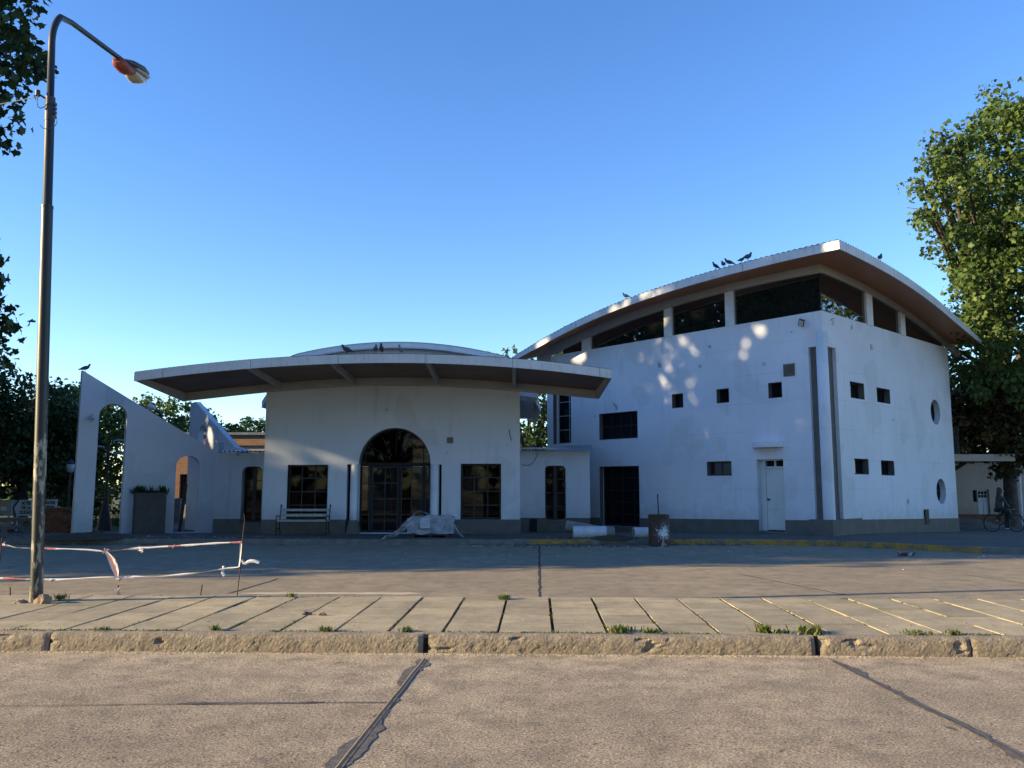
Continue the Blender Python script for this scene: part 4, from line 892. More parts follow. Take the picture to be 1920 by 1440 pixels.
# ------------------------------------------------------------------ FOLIAGE
def leaves_mesh(name, clusters, size, seed, m_, star=True, squash=0.8, upbias=0.5):
    """clusters: list of (x,y,z,r,count)"""
    rng = np.random.default_rng(seed)
    P_ = []; O_ = []; V_ = []
    for (x, y, z, r, n) in clusters:
        d = rng.normal(size=(n, 3)); d /= np.linalg.norm(d, axis=1)[:, None]
        rad = r * (0.25 + 0.75 * rng.random(n) ** 0.6)
        p = np.array([x, y, z]) + d * rad[:, None] * np.array([1, 1, squash])
        P_.append(p); O_.append(d); V_.append(np.clip(rng.normal(0.45, 0.16) + rng.normal(0, 0.18, n), 0, 1))
    P_ = np.concatenate(P_); O_ = np.concatenate(O_); V_ = np.concatenate(V_); n = len(P_)
    nrm = O_ * 0.7 + rng.normal(size=(n, 3)) * 0.75 + np.array([0, 0, upbias]); nrm /= np.linalg.norm(nrm, axis=1)[:, None]
    a = np.cross(nrm, rng.normal(size=(n, 3))); a /= np.linalg.norm(a, axis=1)[:, None]; b_ = np.cross(nrm, a)
    if star: shp = np.array([(0, -.5), (.22, -.22), (.52, -.12), (.30, .10), (.30, .38), (0, .55), (-.30, .38), (-.30, .10), (-.52, -.12), (-.22, -.22)])
    else: shp = np.array([(0, -.5), (.38, -.05), (0, .55), (-.38, -.05)])
    k = len(shp); s_ = size * (0.6 + 0.7 * rng.random(n))
    fold = np.abs(shp[:, 0]) * 0.35
    co = P_[:, None, :] + s_[:, None, None] * (a[:, None, :] * shp[None, :, 0, None] + b_[:, None, :] * shp[None, :, 1, None] + nrm[:, None, :] * fold[None, :, None])
    me = bpy.data.meshes.new(name); me.vertices.add(n * k); me.vertices.foreach_set('co', co.reshape(-1).astype(np.float32))
    me.loops.add(n * k); me.loops.foreach_set('vertex_index', np.arange(n * k, dtype=np.int32))
    me.polygons.add(n); me.polygons.foreach_set('loop_start', np.arange(0, n * k, k, dtype=np.int32)); me.polygons.foreach_set('loop_total', np.full(n, k, dtype=np.int32))
    at = me.attributes.new('v', 'FLOAT', 'FACE'); at.data.foreach_set('value', V_.astype(np.float32))
    me.materials.append(MAT[m_]); me.update(calc_edges=True)
    return me
def blob_clusters(blobs, seed, per=1.0, cr=0.16, leafn=42):
    rng = np.random.default_rng(seed); out = []
    for (x, y, z, r, dens) in blobs:
        m_ = int(dens * per * r * r * 5)
        for _ in range(m_):
            d = rng.normal(size=3); d /= np.linalg.norm(d); q = r * (0.45 + 0.6 * rng.random() ** 0.55)
            c = np.array([x, y, z]) + d * q * np.array([1, 1, 0.92]); rr_ = (0.35 + 0.5 * rng.random()) * (0.55 + cr * r)
            out.append((*c, rr_, int(leafn * rr_ ** 2 * (1.2 + rng.random()))))
    return out
def limb_mesh(b, base, tips, r0, trunk_h, seed=0, wob=.25):
    rng = random.Random(seed); bx, by, bz = base
    fork = (bx + rng.uniform(-.2, .2), by, bz + trunk_h)
    b.tube([(bx, by, bz - .3), (bx, by, bz + .1), (bx + .02, by, bz + trunk_h * .5), fork], [r0 * 1.5, r0 * 1.15, r0 * .95, r0 * .85], 12)
    for t in tips:
        pts = [Vector(fork) - Vector((0, 0, .2))]; n = 5
        for k in range(1, n + 1):
            f = k / n; p = Vector(fork).lerp(Vector(t), f); p.z += sin(pi * f) * .3; p += Vector((rng.uniform(-wob, wob), rng.uniform(-wob, wob), 0)) * (1 - f); pts.append(p)
        b.tube([tuple(p) for p in pts], [r0 * .55 * (1 - .8 * k / n) + .02 for k in range(n + 1)], 7)
        for _ in range(3):
            k = rng.randint(2, n - 1); p = pts[k]; e = p + Vector((rng.uniform(-.9, .9), rng.uniform(-.9, .9), rng.uniform(.2, .9)))
            b.tube([tuple(p), tuple(p.lerp(e, .5) + Vector((0, 0, .2))), tuple(e)], [r0 * .16, r0 * .1, .015], 5)
def tree(base, blobs, label, m_='leaf_green', size=.26, seed=1, per=1.0, trunk=(.35, 3.0), star=True, group=None, bark='bark', name='tree', leafn=42, cat='tree'):
    t = empty(name, base, label, cat, group)
    b = MB(); limb_mesh(b, base, [(x, y, z + r * .3) for (x, y, z, r, d) in blobs], trunk[0], trunk[1], seed); b.build('trunk', bark, t)
    cl = [(x - base[0], y - base[1], z - base[2], r, n) for (x, y, z, r, n) in blob_clusters(blobs, seed, per, leafn=leafn)]
    put('crown', leaves_mesh('crown', cl, size, seed, m_, star), t)
    return t
def copytree(t, loc, rz=0.0, sc_=1.0, label=None, cat=None, group=None):
    o = t.copy(); COL.objects.link(o); o.location = loc; o.rotation_euler = (0, 0, rz); o.scale = (sc_,) * 3
    if label: o['label'] = label
    if group: o['group'] = group
    for ch in list(t.children):
        c = ch.copy(); COL.objects.link(c); c.parent = o
        for g_ in ch.children:
            d = g_.copy(); COL.objects.link(d); d.parent = c
    return o

# big sunlit plane tree on the right
def pb(x, y, d, r, dens=1.0): p = dp(x, y, d); return (p[0], p[1], p[2], r, dens)
T2 = tree((22.0, 36.8, -.16), [pb(1728, 345, 31, .65, 2.0), pb(1742, 300, 31.5, .55, 2.0), pb(1735, 395, 31, .5, 2), pb(1765, 255, 32, .6, 1.8), pb(1860, 530, 30.8, 1.2, 1.3), pb(1885, 430, 31, 1.3, 1.3), pb(1850, 620, 31, 1.0, 1.3), pb(1905, 610, 31, 1.4, 1.3), pb(1835, 540, 31.5, 1.0, 1.3), pb(1815, 480, 31.5, .8, 1.3), pb(1830, 700, 32, .9, 1.3), pb(1780, 660, 33.5, .6, 1.2), (20.8, 28.5, 9.5, 2.0, .9), (23.5, 30, 12, 2.6, .8), pb(1905, 330, 33, 3.0, 1.3), pb(1820, 380, 32, 1.9, 1.4), pb(1895, 235, 34, 1.9, 1.3), pb(1765, 350, 31.5, .95, 1.3), pb(1800, 290, 33, 1.2, 1.3), pb(1845, 460, 32.5, 1.5, 1.3),
     pb(1900, 500, 33, 2.2, 1.2), pb(1745, 400, 31, .6, 1.2), pb(1870, 590, 32, 1.5, 1.2), pb(1820, 655, 33, 1.1, 1.3), pb(1790, 700, 34, 1.1, 1.3), pb(1890, 690, 32.5, 1.6, 1.2), pb(1960, 420, 34, 3.2, .8), pb(1985, 640, 33, 3.0, .8), pb(1800, 565, 33, .7, 1.0), pb(1770, 455, 31.5, .75, 1.0)],
     'tall sunlit bright green plane tree rising behind the right end of the tall building', 'leaf_bright', .185, 11, 2.0, (.26, 6.2), leafn=74)
# darker copper-leaved tree below it
T3 = tree((18.2, 36.0, -.15), [pb(1800, 790, 35, 1.1, 1.2), pb(1840, 770, 35.5, 1.5, 1.2), pb(1880, 740, 36, 1.3, 1.2), pb(1905, 800, 35.5, 1.5, 1.1), pb(1860, 830, 35, .8, 1.0), pb(1805, 740, 36, 1.0, 1.1), pb(1920, 720, 36, 1.2), pb(1835, 815, 35, 1.1, 1.2), pb(1870, 790, 35, 1.4, 1.2), pb(1915, 850, 35.5, .9, 1.2), pb(1885, 860, 35.0, .7, 1.2), pb(1850, 720, 35, 1.0, 1.2), pb(1900, 810, 34.2, 1.1, 1.2)],
     'dark coppery tree with orange-tinged top in front of the beige house', 'leaf_autumn', .19, 12, 5.0, (.10, 2.0), leafn=80)
# dark tree seen between the buildings
T4 = tree((1.1, 46, -.15), [(1.0, 46, 5.5, 2.6, 1.2), (-.6, 46, 7.4, 2.0, 1.0), (2.6, 45, 7.3, 2.3, 1.2), (1.2, 46, 3.4, 2.0, 1.2), (-3.0, 47, 5, 2.6, 1.0), (4.2, 46, 9.0, 1.8, 1)],
     'dark tree with sunlit leaves in the gap between pavilion and tall building', 'leaf_green', .24, 13, 1.3, (.3, 2.5))
# near tree at the left edge of the photograph
T1 = tree((-19.6, 19.8, .1), [pb(-60, 60, 21, 2.2, 1.6), pb(-22, 120, 20.5, 1.3, 1.5), pb(2, 55, 20.5, .75, 1.5), pb(-25, 205, 20.5, 1.0, 1.5), pb(-2, 215, 20.3, .5, 1.4), pb(-75, -80, 21, 2.6, 1.4),
     pb(-4, 265, 20.3, .35, 12), pb(-14, 510, 20.5, .5, 9), pb(-16, 590, 20.5, .45, 8), pb(-22, 650, 20.5, .7, 6), (-19.5, 19.5, 10, 4.0, 1.3), (-20.5, 20, 14, 4.0, 1.3), (-20, 20, 17.0, 3.2, 1.3), (-18.5, 20.5, 6.5, 2.9, 1.4), (-22.5, 19, 7.5, 3.6, 1.3), (-17.5, 20.5, 15.5, 2.6, 1.3), (-16.6, 20.3, 9.5, 1.6, 1.2), (-24, 19, 12, 3.6, 1.2)],
     'tall dark tree reaching into the photo at the upper left edge', 'leaf_dark', .24, 14, 1.15, (.45, 4.0), leafn=46)
# shade trees of the park on the left
T5 = tree((-27, 27, .1), [(-27, 27, 9, 4.2, 1.3), (-25, 26, 13, 3.6, 1.2), (-29, 28, 14.5, 3.6, 1.2), (-24.5, 28, 7.5, 3.2, 1.3), (-30, 26, 8, 3.6, 1.2), (-27, 26, 5.2, 3.0, 1.2), (-26.5, 27, 16.2, 2.5, 1.2)],
     'large dense park tree standing outside the photo to the left, nearest the arched wall', 'leaf_dark', .42, 15, .9, (.45, 3.0), star=False, leafn=24)
gsh = 'shade trees standing outside the photo to the left'
tag(T5, group=gsh)
for (x, y, rz, s_) in ((-36, 17, 1.2, 1.08), (-44, 26, 2.4, 1.1), (-34.5, 33.5, 3.9, 1.08), (-54, 18, .5, 1.15), (-58, 32, 5.0, 1.1), (-30.0, 35.5, 2.0, .95), (-23.0, 17.3, 5.0, .97), (-30.5, 15.6, 2.9, 1.05), (-68, 22, .3, 1.2), (-72, 10, 1.3, 1.2), (-29, 20.5, 5.6, 1.12), (-38, 24, 5.6, 1.12), (-50, 14, 3.3, 1.1)):
    copytree(T5, (x, y, .0), rz, s_, 'large dense park tree outside the photo to the left', group=gsh)
T5['label'] = 'large dense park tree outside the photo to the left'
# leaves cut away along sun rays so light spots land on chosen wall points
SV = np.array([-cos(SUN_EL) * cos(SUN_AZ), -cos(SUN_EL) * sin(SUN_AZ), sin(SUN_EL)])
GAPS = []; WH = Wall((18, 40), (30, 40))
for W_, x, y, r in ((WF, 1427, 620, .17), (WF, 1400, 643, .15), (WF, 1395, 668, .11), (WF, 1397, 888, .40), (WF, 1391, 850, .26), (WF, 1398, 862, .22), (WF, 1290, 952, .32), (WF, 1293, 935, .18), (WF, 1364, 932, .24), (WF, 1336, 922, .18), (WF, 1333, 903, .16),
                    (WF, 1505, 805, .26), (WF, 1508, 815, .22), (WF, 1562, 792, .26), (WF, 1462, 985, .30), (WF, 1318, 878, .18), (WF, 1345, 990, .2), (WF, 1080, 668, .22), (WF, 1415, 838, .15),
                    (WA, 528, 850, .22), (WA, 552, 853, .36), (WA, 572, 857, .40), (WA, 592, 863, .34), (WA, 512, 868, .18), (W2, 388, 785, .16), (W2, 393, 812, .26), (W2, 397, 828, .30), (W2, 402, 842, .3),
                    (FF, 1564, 463, .22), (FF, 1020, 646, .2), (FF, 1150, 582, .16), (WH, 1803, 915, .25), (WH, 1818, 921, .22), (WH, 1868, 890, .22), (WH, 1878, 896, .3), (W1, 231, 790, .16)):
    GAPS.append((np.array(W_.P(*W_.px(x, y))), r))
def open_gaps(crown):
    me = crown.data; n = len(me.polygons); k = len(me.vertices) // n; co = np.empty(len(me.vertices) * 3, dtype=np.float32); me.vertices.foreach_get('co', co); co = co.reshape(n, k, 3)
    va = np.empty(n, dtype=np.float32); me.attributes['v'].data.foreach_get('value', va)
    p = crown.parent; a_ = p.rotation_euler.z; s_ = p.scale[0]; c = co.mean(axis=1) * s_; wx = c[:, 0] * cos(a_) - c[:, 1] * sin(a_) + p.location.x; wy = c[:, 0] * sin(a_) + c[:, 1] * cos(a_) + p.location.y
    Wc = np.stack([wx, wy, c[:, 2] + p.location.z], 1); keep = np.ones(n, bool)
    for (P_, r) in GAPS:
        d = Wc - P_; t = d @ SV; q = np.linalg.norm(d - t[:, None] * SV, axis=1); keep &= ~((q < r + .06) & (t > 2))
    if keep.all(): return
    co = co[keep]; m_ = len(co); nm = bpy.data.meshes.new('crown'); nm.vertices.add(m_ * k); nm.vertices.foreach_set('co', co.reshape(-1)); nm.loops.add(m_ * k); nm.loops.foreach_set('vertex_index', np.arange(m_ * k, dtype=np.int32))
    nm.polygons.add(m_); nm.polygons.foreach_set('loop_start', np.arange(0, m_ * k, k, dtype=np.int32)); nm.polygons.foreach_set('loop_total', np.full(m_, k, dtype=np.int32))
    at = nm.attributes.new('v', 'FLOAT', 'FACE'); at.data.foreach_set('value', va[keep]); nm.materials.append(me.materials[0]); nm.update(calc_edges=True); crown.data = nm
# park trees seen behind the lamp pole and the arched wall
T6 = tree((-23.5, 40, -.15), [(-23.5, 40, 4.9, 2.6, 1.2), (-25.5, 39, 3.6, 2.5, 1.2), (-22.5, 41, 3.4, 2.2, 1.2), (-27, 40, 5.9, 2.4, 1.1), (-24.5, 38, 2.0, 2.0, 1.0), (-21.8, 39.5, 1.9, 1.3, 1.0)],
     'dark park tree behind the hotel sign at the left edge', 'leaf_dark', .20, 16, 3.0, (.28, 2.0), leafn=70)
T7 = tree((-22.6, 43, -.15), [(-23.0, 43, 4.9, 2.0, 1.2), (-21.6, 43, 4.4, 1.6, 1.2), (-24.3, 43, 3.8, 1.8, 1.2), (-22.5, 42.5, 2.5, 1.8, 1.0), (-20.9, 43, 3.2, 1.2, 1.0), (-21.2, 43, 1.2, 1.6, 1.0), (-22.8, 42.5, 1.0, 1.6, 1.0)],
     'mid green tree with sunlit top, between lamp pole and the arched wall', 'leaf_green', .20, 17, 3.4, (.22, 2.0), leafn=70)
T8 = tree((-24, 60, -.15), [(-23.6, 60, 5.3, 2.2, 1.1), (-26.2, 60, 6.0, 2.3, 1.1), (-21.4, 61, 4.6, 2.0, 1.1), (-24, 60, 3.0, 2.6, 1.0), (-20.5, 60, 3.0, 2.0, 1)], 'distant green tree showing above the sloping top of the large arched wall', 'leaf_green', .24, 18, 3.2, (.3, 2.5), leafn=60)
copytree(T8, (-18.6, 63, -.15), 1.4, .82, 'distant rounded tree just left of the small wedge wall')
copytree(T8, (-33, 58, -.15), 3.0, 1.05, 'distant tall tree behind the dark park tree at the left')
copytree(T8, (-13.4, 72, -.15), 2.2, .86, 'distant low tree showing just right of the small wedge wall')
copytree(T8, (29, 60, -.15), .6, 1.0, 'distant tree behind the beige house at the right edge')
OLDW = Wall((-22, 48), (2, 48))
for x in (425, 445, 465, 485): GAPS.append((np.array(OLDW.P(*OLDW.px(x, 830))), .6))
for o in list(COL.objects):
    if o.name.startswith('crown') and o.parent and o.parent.location.x < -15: open_gaps(o)
# understorey hedge (a clipped bush row reading as one mass)
bl = [(x, 50 + (x % 3), 1.2 + (x * 7 % 5) * .15, 1.9, 1.0) for x in range(-52, -13, 2)]
hm = leaves_mesh('hedge', blob_clusters(bl, 33, 1.0, leafn=26), .38, 33, 'leaf_dark', False)
tag(put('hedge', hm), 'long dark hedge of bushes closing the park behind the sign', 'hedge')
# unseen street trees and hedge added behind the viewer to darken window reflections
T9 = tree((-30, -16, 0), [(-30, -16, 8, 4, 1), (-27, -15, 12, 3.4, 1), (-32, -17, 12, 3.6, 1), (-29, -17, 15.5, 3, 1), (-26, -17, 7, 3, 1)], 'large unseen street tree added behind the camera for window reflections', 'leaf_green', .5, 19, .7, (.4, 3), star=False, group='unseen trees added behind the camera', leafn=20)
hb = leaves_mesh('hedge', blob_clusters([(x, -27 + (x % 3), 1.8 + (x * 5 % 4) * .3, 3.2, .8) for x in range(-66, 67, 4)], 35, .8, leafn=16), .7, 35, 'leaf_dark', False)
tag(put('hedge', hb), 'long dark unseen hedge added behind the camera to darken window reflections', 'hedge')
for (x, y, rz) in ((-19, -16, 1.0), (-41, -14, 2.0), (-10, -19, 3.0), (3, -18, .5), (12, -18, 4.0), (23, -19, 1.4), (34, -18, 5.2), (-52, -14, 3.6)): copytree(T9, (x, y, 0), rz, 1.0, group='unseen trees added behind the camera')

# ------------------------------------------------------------------ BACKGROUND BUILDINGS
old = empty('old_station_building', (-12, 50, -.15), 'old beige and brick building with a flat pale roof edge seen behind the arched wall', 'building')
WO_ = Wall((-22, 48), (2, 48))
zt1 = WO_.px(460, 816)[1]; zt0 = WO_.px(460, 811)[1]; zc0 = WO_.px(460, 832)[1]; zc1 = WO_.px(460, 824)[1]
b = MB(); qa = WO_.px(340, 900)[0] if False else WO_.px(318, 900)[0]
b.wbox(WO_, WO_.px(352, 900)[0], 23.5, zc1 + .02, zt1, -8, 0); b.wbox(WO_, WO_.px(376, 900)[0], 23.5, -.3, zc0, -8, 0); b.build('wall', 'beige_plaster', old)
wq = WO_.rect(336, 889, 350.5, 951)
b = MB(); q_e = WO_.px(376, 900)[0]
b.plate(WO_, [(qa, 0.55), (q_e, 0.55), (q_e, zc0), (qa, zc0)], [rc(*wq)], .4); b.wbox(WO_, qa, q_e, zc0, zc1 + .02, -.4, .14); b.wbox(WO_, q_e, 23.5, zc0 - .1, zc1 + .03, -.3, .14); b.wbox(WO_, qa, qa + .3, .55, zc0, -8, -.4); b.build('brick_band', 'brick_wall', old)
b = MB(); b.wbox(WO_, qa - .05, q_e, -.3, .55, -.4, .05); b.build('base_course', 'beige_plaster', old)
b = MB(); b.wbox(WO_, qa - .3, 23.8, zt1, zt0, -8.2, .3); b.build('roof_edge', 'roof_sheet', old)
window(old, WO_, *wq, dep=.15, cols=3, rows=8, fm='brown_frame', gm='dark_glass', bw=.05)

hs = empty('beige_house', (22, 42, -.15), 'beige single-storey house with a white panelled door behind the cyclist', 'house')
WH = Wall((18, 40), (30, 40)); zh = WH.px(1840, 856)[1]; hd = WH.rect(1834, 918, 1856, 972); hw_ = WH.rect(1824.5, 919, 1832.3, 941)
b = MB(); b.plate(WH, [(0.0, -.3), (12, -.3), (12, zh), (0.0, zh)], [rc(*hd), rc(*hw_)], .3); b.box(18, 18.3, 40.3, 48, -.3, zh); b.box(18, 30, 47.7, 48, -.3, zh); b.build('wall', 'house_plaster', hs)
b = MB(); b.box(17.7, 30.2, 39.6, 48.2, zh, zh + .16); b.build('roof', 'terracotta', hs)
b = MB(); b.wbox(WH, -.6, 1.1, zh - .18, zh + .01, -.1, .55); b.build('cornice', 'house_plaster', hs)
b = MB(); b.wbox(WH, 0, 12, -.2, .28, .0, .03); b.build('base_course', 'terracotta', hs)
b = MB(); b.wbox(WH, hd[0], hd[1], hd[2], hd[3], -.2, -.14); q0, q1, z0, z1 = hd
for k in range(2): b.wbox(WH, q0 + .08 + k * (q1 - q0 - .1) / 2, q0 + (k + 1) * (q1 - q0) / 2 - .03, z0 + .2, z0 + .95, -.14, -.12)
hdo = b.build('door', 'door_paint', hs)
b = MB()
for i in range(3):
    for j in range(2): b.wbox(WH, q0 + .10 + i * .145, q0 + .21 + i * .145, z1 - .22 - j * .16, z1 - .09 - j * .16, -.14, -.13)
b.build('door_panes', 'dark_glass', hdo)
window(hs, WH, *hw_, dep=.12, cols=1, rows=1)

# house roof ladder on the side of the tall building
b = MB(); xl0 = dp(1783, 830, 34)[0]; xl1 = dp(1797, 830, 34)[0]
zl0, zl1 = dp(1790, 851, 34)[2], dp(1790, 798, 34)[2]
ld = empty('roof_ladder', (xl1, 34, zl0), 'dark metal ladder-like railing on the low roof behind the right corner', 'railing')
b.tube([(xl1, 34, zl0 - .2), (xl1, 34, zl1)], .03, 6); b.build('post', 'black_iron', ld)
b = MB()
for k in range(12): z = zl0 + .03 + (zl1 - zl0) * k / 12; b.bar((xl0 - .1, 34, z - .02), (xl1 + .03, 34, z), .03, .03); 
b.build('rungs', 'black_iron', ld)
b = MB(); b.box(17.3, 20.5, 33.8, 39, zl0 - .30, zl0 - .02); b.box(17.35, 17.6, 33.9, 39, -.3, zl0 - .3); b.build('annex_roof', 'house_plaster', base=(18, 36, 0), label='low flat slab roof with a ladder railing beside the tall building', cat='roof')

# ------------------------------------------------------------------ STREET LAMP (foreground left)
pb0 = (-6.06, 10.79, .17); ptop = Vector((-6.38, 10.8, 7.9))
sl_ = empty('street_lamp', pb0, 'tall dark street lamp with peeling paint and a red lamp head, at the left foreground', 'street lamp')
def plerp(z): f = (z - .17) / (7.9 - .17); return (pb0[0] + (ptop[0] - pb0[0]) * f, 10.79, z)
zj = dp(88, 388, 10.79)[2]; zk = dp(95, 188, 10.79)[2]
b = MB(); b.tube([plerp(.1), plerp(.6), plerp(zj)], [.078, .075, .072], 20); b.tube([plerp(zj), plerp(zj + .02), plerp(zk)], [.072, .060, .060], 20)
b.tube([plerp(zk - .01), plerp(zk), plerp(7.74)], [.06, .047, .044], 18); b.tube([plerp(zj - .02), plerp(zj + .015)], .076, 20)
b.build('pole', 'pole_paint', sl_)
A_end = dp(236, 118, 13.0); arm = []
p0 = Vector(plerp(7.72)); p1 = Vector(plerp(8.0)); p2 = Vector(dp(113, 32, 10.98)); p3 = Vector(dp(135, 43, 11.3)); pe = Vector(A_end)
for k in range(9):
    t = k / 8; arm.append(tuple(p0.lerp(p1, t).lerp(p1.lerp(p2, t), t)))
arm += [tuple(p3), tuple(p3.lerp(pe, .5)), tuple(pe)]
b = MB(); b.tube(arm, [.044] * 9 + [.040] * 3, 14); b.build('arm', 'pole_paint', sl_)
# lamp head
ad_ = (pe - p3).normalized(); hx = ad_; hz = Vector((0, 0, 1)); hy = hz.cross(hx).normalized(); hz = hx.cross(hy).normalized()
def hp(a, c_, d): return tuple(pe + hx * a + hy * c_ + hz * d)
def hull(b, secs, n=14):   # secs: (a, half width, top z, bottom z)
    vs = []
    for a, hw, zt_, zb_ in secs:
        for k in range(n):
            t = 2 * pi * k / n; c_ = cos(t); s_ = sin(t)
            vs.append(hp(a, hw * (abs(c_) ** .7) * (1 if c_ > 0 else -1), (zt_ + zb_) / 2 + (zt_ - zb_) / 2 * (abs(s_) ** .8) * (1 if s_ > 0 else -1)))
    sv = b.smooth; b.smooth = True
    b.add(vs, [(i * n + k, i * n + (k + 1) % n, (i + 1) * n + (k + 1) % n, (i + 1) * n + k) for i in range(len(secs) - 1) for k in range(n)]); b.smooth = sv
    b.add(vs[:n], [tuple(range(n))]); b.add(vs[-n:], [tuple(range(n))])
hd_ = empty('lamp_head', (0, 0, 0), None, None); hd_.parent = sl_; hd_.location = pe - Vector(pb0)
b = MB(); hull(b, [(-.02, .07, .06, -.03), (.1, .13, .08, -.04), (.4, .16, .10, -.04), (.62, .13, .07, -.03), (.74, .05, .02, -.02)]); b.build('housing', 'lamp_dark', hd_)
b = MB(); hull(b, [(-.33, .06, -.02, -.10), (-.28, .10, .0, -.17), (-.05, .11, -.02, -.20), (.12, .12, -.03, -.17), (.2, .11, -.04, -.08)], 8)
b.tube([hp(-.34, 0, -.06), hp(-.30, 0, .02), hp(-.22, 0, .03)], .02, 6); b.build('gear_box', 'lamp_red', hd_)
b = MB(); hull(b, [(.14, .14, -.03, -.06), (.4, .175, -.03, -.065), (.64, .14, -.02, -.055), (.755, .05, -.01, -.04)]); b.build('rim', 'lamp_rim', hd_)
b = MB(); hull(b, [(.15, .09, -.06, -.10), (.24, .12, -.06, -.19), (.38, .13, -.06, -.22), (.52, .12, -.06, -.19), (.66, .07, -.055, -.10)]); b.build('lens', 'lamp_glass', hd_)
b = MB(); k0 = Vector(dp(92, 189, 10.79)); k1 = Vector(dp(72, 176, 10.75)); b.tube([tuple(k0), tuple(k1)], .014, 6); b.tube([tuple(k1 - Vector((.01, 0, .03))), tuple(k1 + Vector((-.01, 0, .05)))], .032, 8)
b.tube([plerp(zk - .30), plerp(zk + .04)], .064, 16)
for k in range(4): c_ = Vector(plerp(zk - .06 - k * .06)); b.box(c_.x + .04, c_.x + .085, c_.y - .04, c_.y + .02, c_.z - .02, c_.z + .02)
b.build('bracket', 'lamp_dark', sl_)
b = MB()
b.tube([dp(x, y, 10.72) for x, y in ((72, 178), (69, 190), (71, 200), (76, 203), (84, 200), (90, 193))], .006, 5)
b.tube([dp(x, y, 10.70) for x, y in ((98, 218), (104, 222), (107, 228), (104, 235), (97, 240), (88, 242), (80, 240), (75, 234))], .005, 5)
b.build('loose_wires', 'wire', sl_)
wr0 = dp(71, 181, 10.75); wr1 = dp(-260, 238, 12.5); mid_ = tuple((a_ + c_) / 2 - (0.05 if i == 2 else 0) for i, (a_, c_) in enumerate(zip(wr0, wr1)))
b = MB(); b.tube([wr0, mid_, wr1], .006, 5); b.build('power_wire', 'wire', base=wr0, label='thin black wire running left from the lamp pole bracket', cat='wire')
# stones at the pole foot
def rock(name, c, r, m_, label, seed, sq=(1, 1, .7), cat='stone'):
    bm = bmesh.new(); bmesh.ops.create_icosphere(bm, subdivisions=3, radius=1)
    for v in bm.verts:
        n_ = noise.noise(v.co * 1.3 + Vector((seed, 0, 0))) * .5 + noise.noise(v.co * 3.5 + Vector((seed, 3, 0))) * .18; v.co *= (1 + n_)
        v.co = Vector((v.co.x * r * sq[0], v.co.y * r * sq[1], max(v.co.z, -.35) * r * sq[2]))
    me = bpy.data.meshes.new(name); bm.to_mesh(me); bm.free(); me.materials.append(MAT[m_])
    return tag(put(name, me, None, (c[0], c[1], c[2] + r * sq[2] * .33)), label, cat)
rock('stone', (-5.88, 10.62, .178), .085, 'stone_rock', 'brown pointed stone lying at the right foot of the lamp pole', 2.0, (1.1, .8, 1.2))
rock('stone', (-6.17, 10.64, .178), .05, 'stone_rock', 'small flat stone at the left foot of the lamp pole', 5.0, (1.4, .9, .7))
rock('stone', gp(604, 1153, .182), .035, 'stone_rock', 'small flat broken stone on the pavement left of the middle', 7.0, (1.5, .7, .6))
rock('stone', gp(575, 1152, .182), .035, 'lamp_dark', 'small dark stone on the pavement slabs left of the middle', 9.0, (1.6, .8, .7))

# ------------------------------------------------------------------ BARRIER: rods, stubs and tape
R0 = Vector(gp(444, 1117, .16)); dR = R0.y; R1 = Vector(dp(456, 1000, dR)); R2 = Vector(dp(459, 975, dR)); R3 = Vector(dp(457.5, 963, dR))
b = MB(); b.tube([tuple(R0 - Vector((0, 0, .05))), tuple(R0.lerp(R1, .5) + Vector((.01, 0, 0))), tuple(R1), tuple(R2), tuple(R3)], [.007, .007, .007, .006, .006], 7)
rod = b.build('barrier_rod', 'rusty_rod', base=tuple(R0), label='thin leaning metal rod holding the right end of the barrier tape', cat='rod')
Q0 = Vector(gp(-8, 1122, .16)); Q1 = Vector(dp(4, 1008, Q0.y)); b = MB(); b.tube([tuple(Q0), tuple(Q1)], .008, 7)
b.build('barrier_rod', 'rusty_rod', base=tuple(Q0), label='thin metal rod holding the barrier tape at the left edge of the photo', cat='rod')
for (x, y0, y1, dx, lb) in ((19, 1117, 1102, 0, 'short metal stub sticking up left of the lamp pole foot'), (376, 1116, 1097, 3, 'short pale stub sticking up left of the leaning rod'), (221, 1116, 1098, 1, 'short stub tied with a scrap of tape between pole and rod')):
    p = gp(x, y0, .15); q = dp(x + dx, y1, p[1]); b = MB(); b.tube([p, q], .008, 6); b.tube([(q[0], q[1], q[2] - .01), (q[0], q[1], q[2] + .004)], .010, 6); b.build('metal_stub', 'rusty_rod', base=p, label=lb, cat='rod')
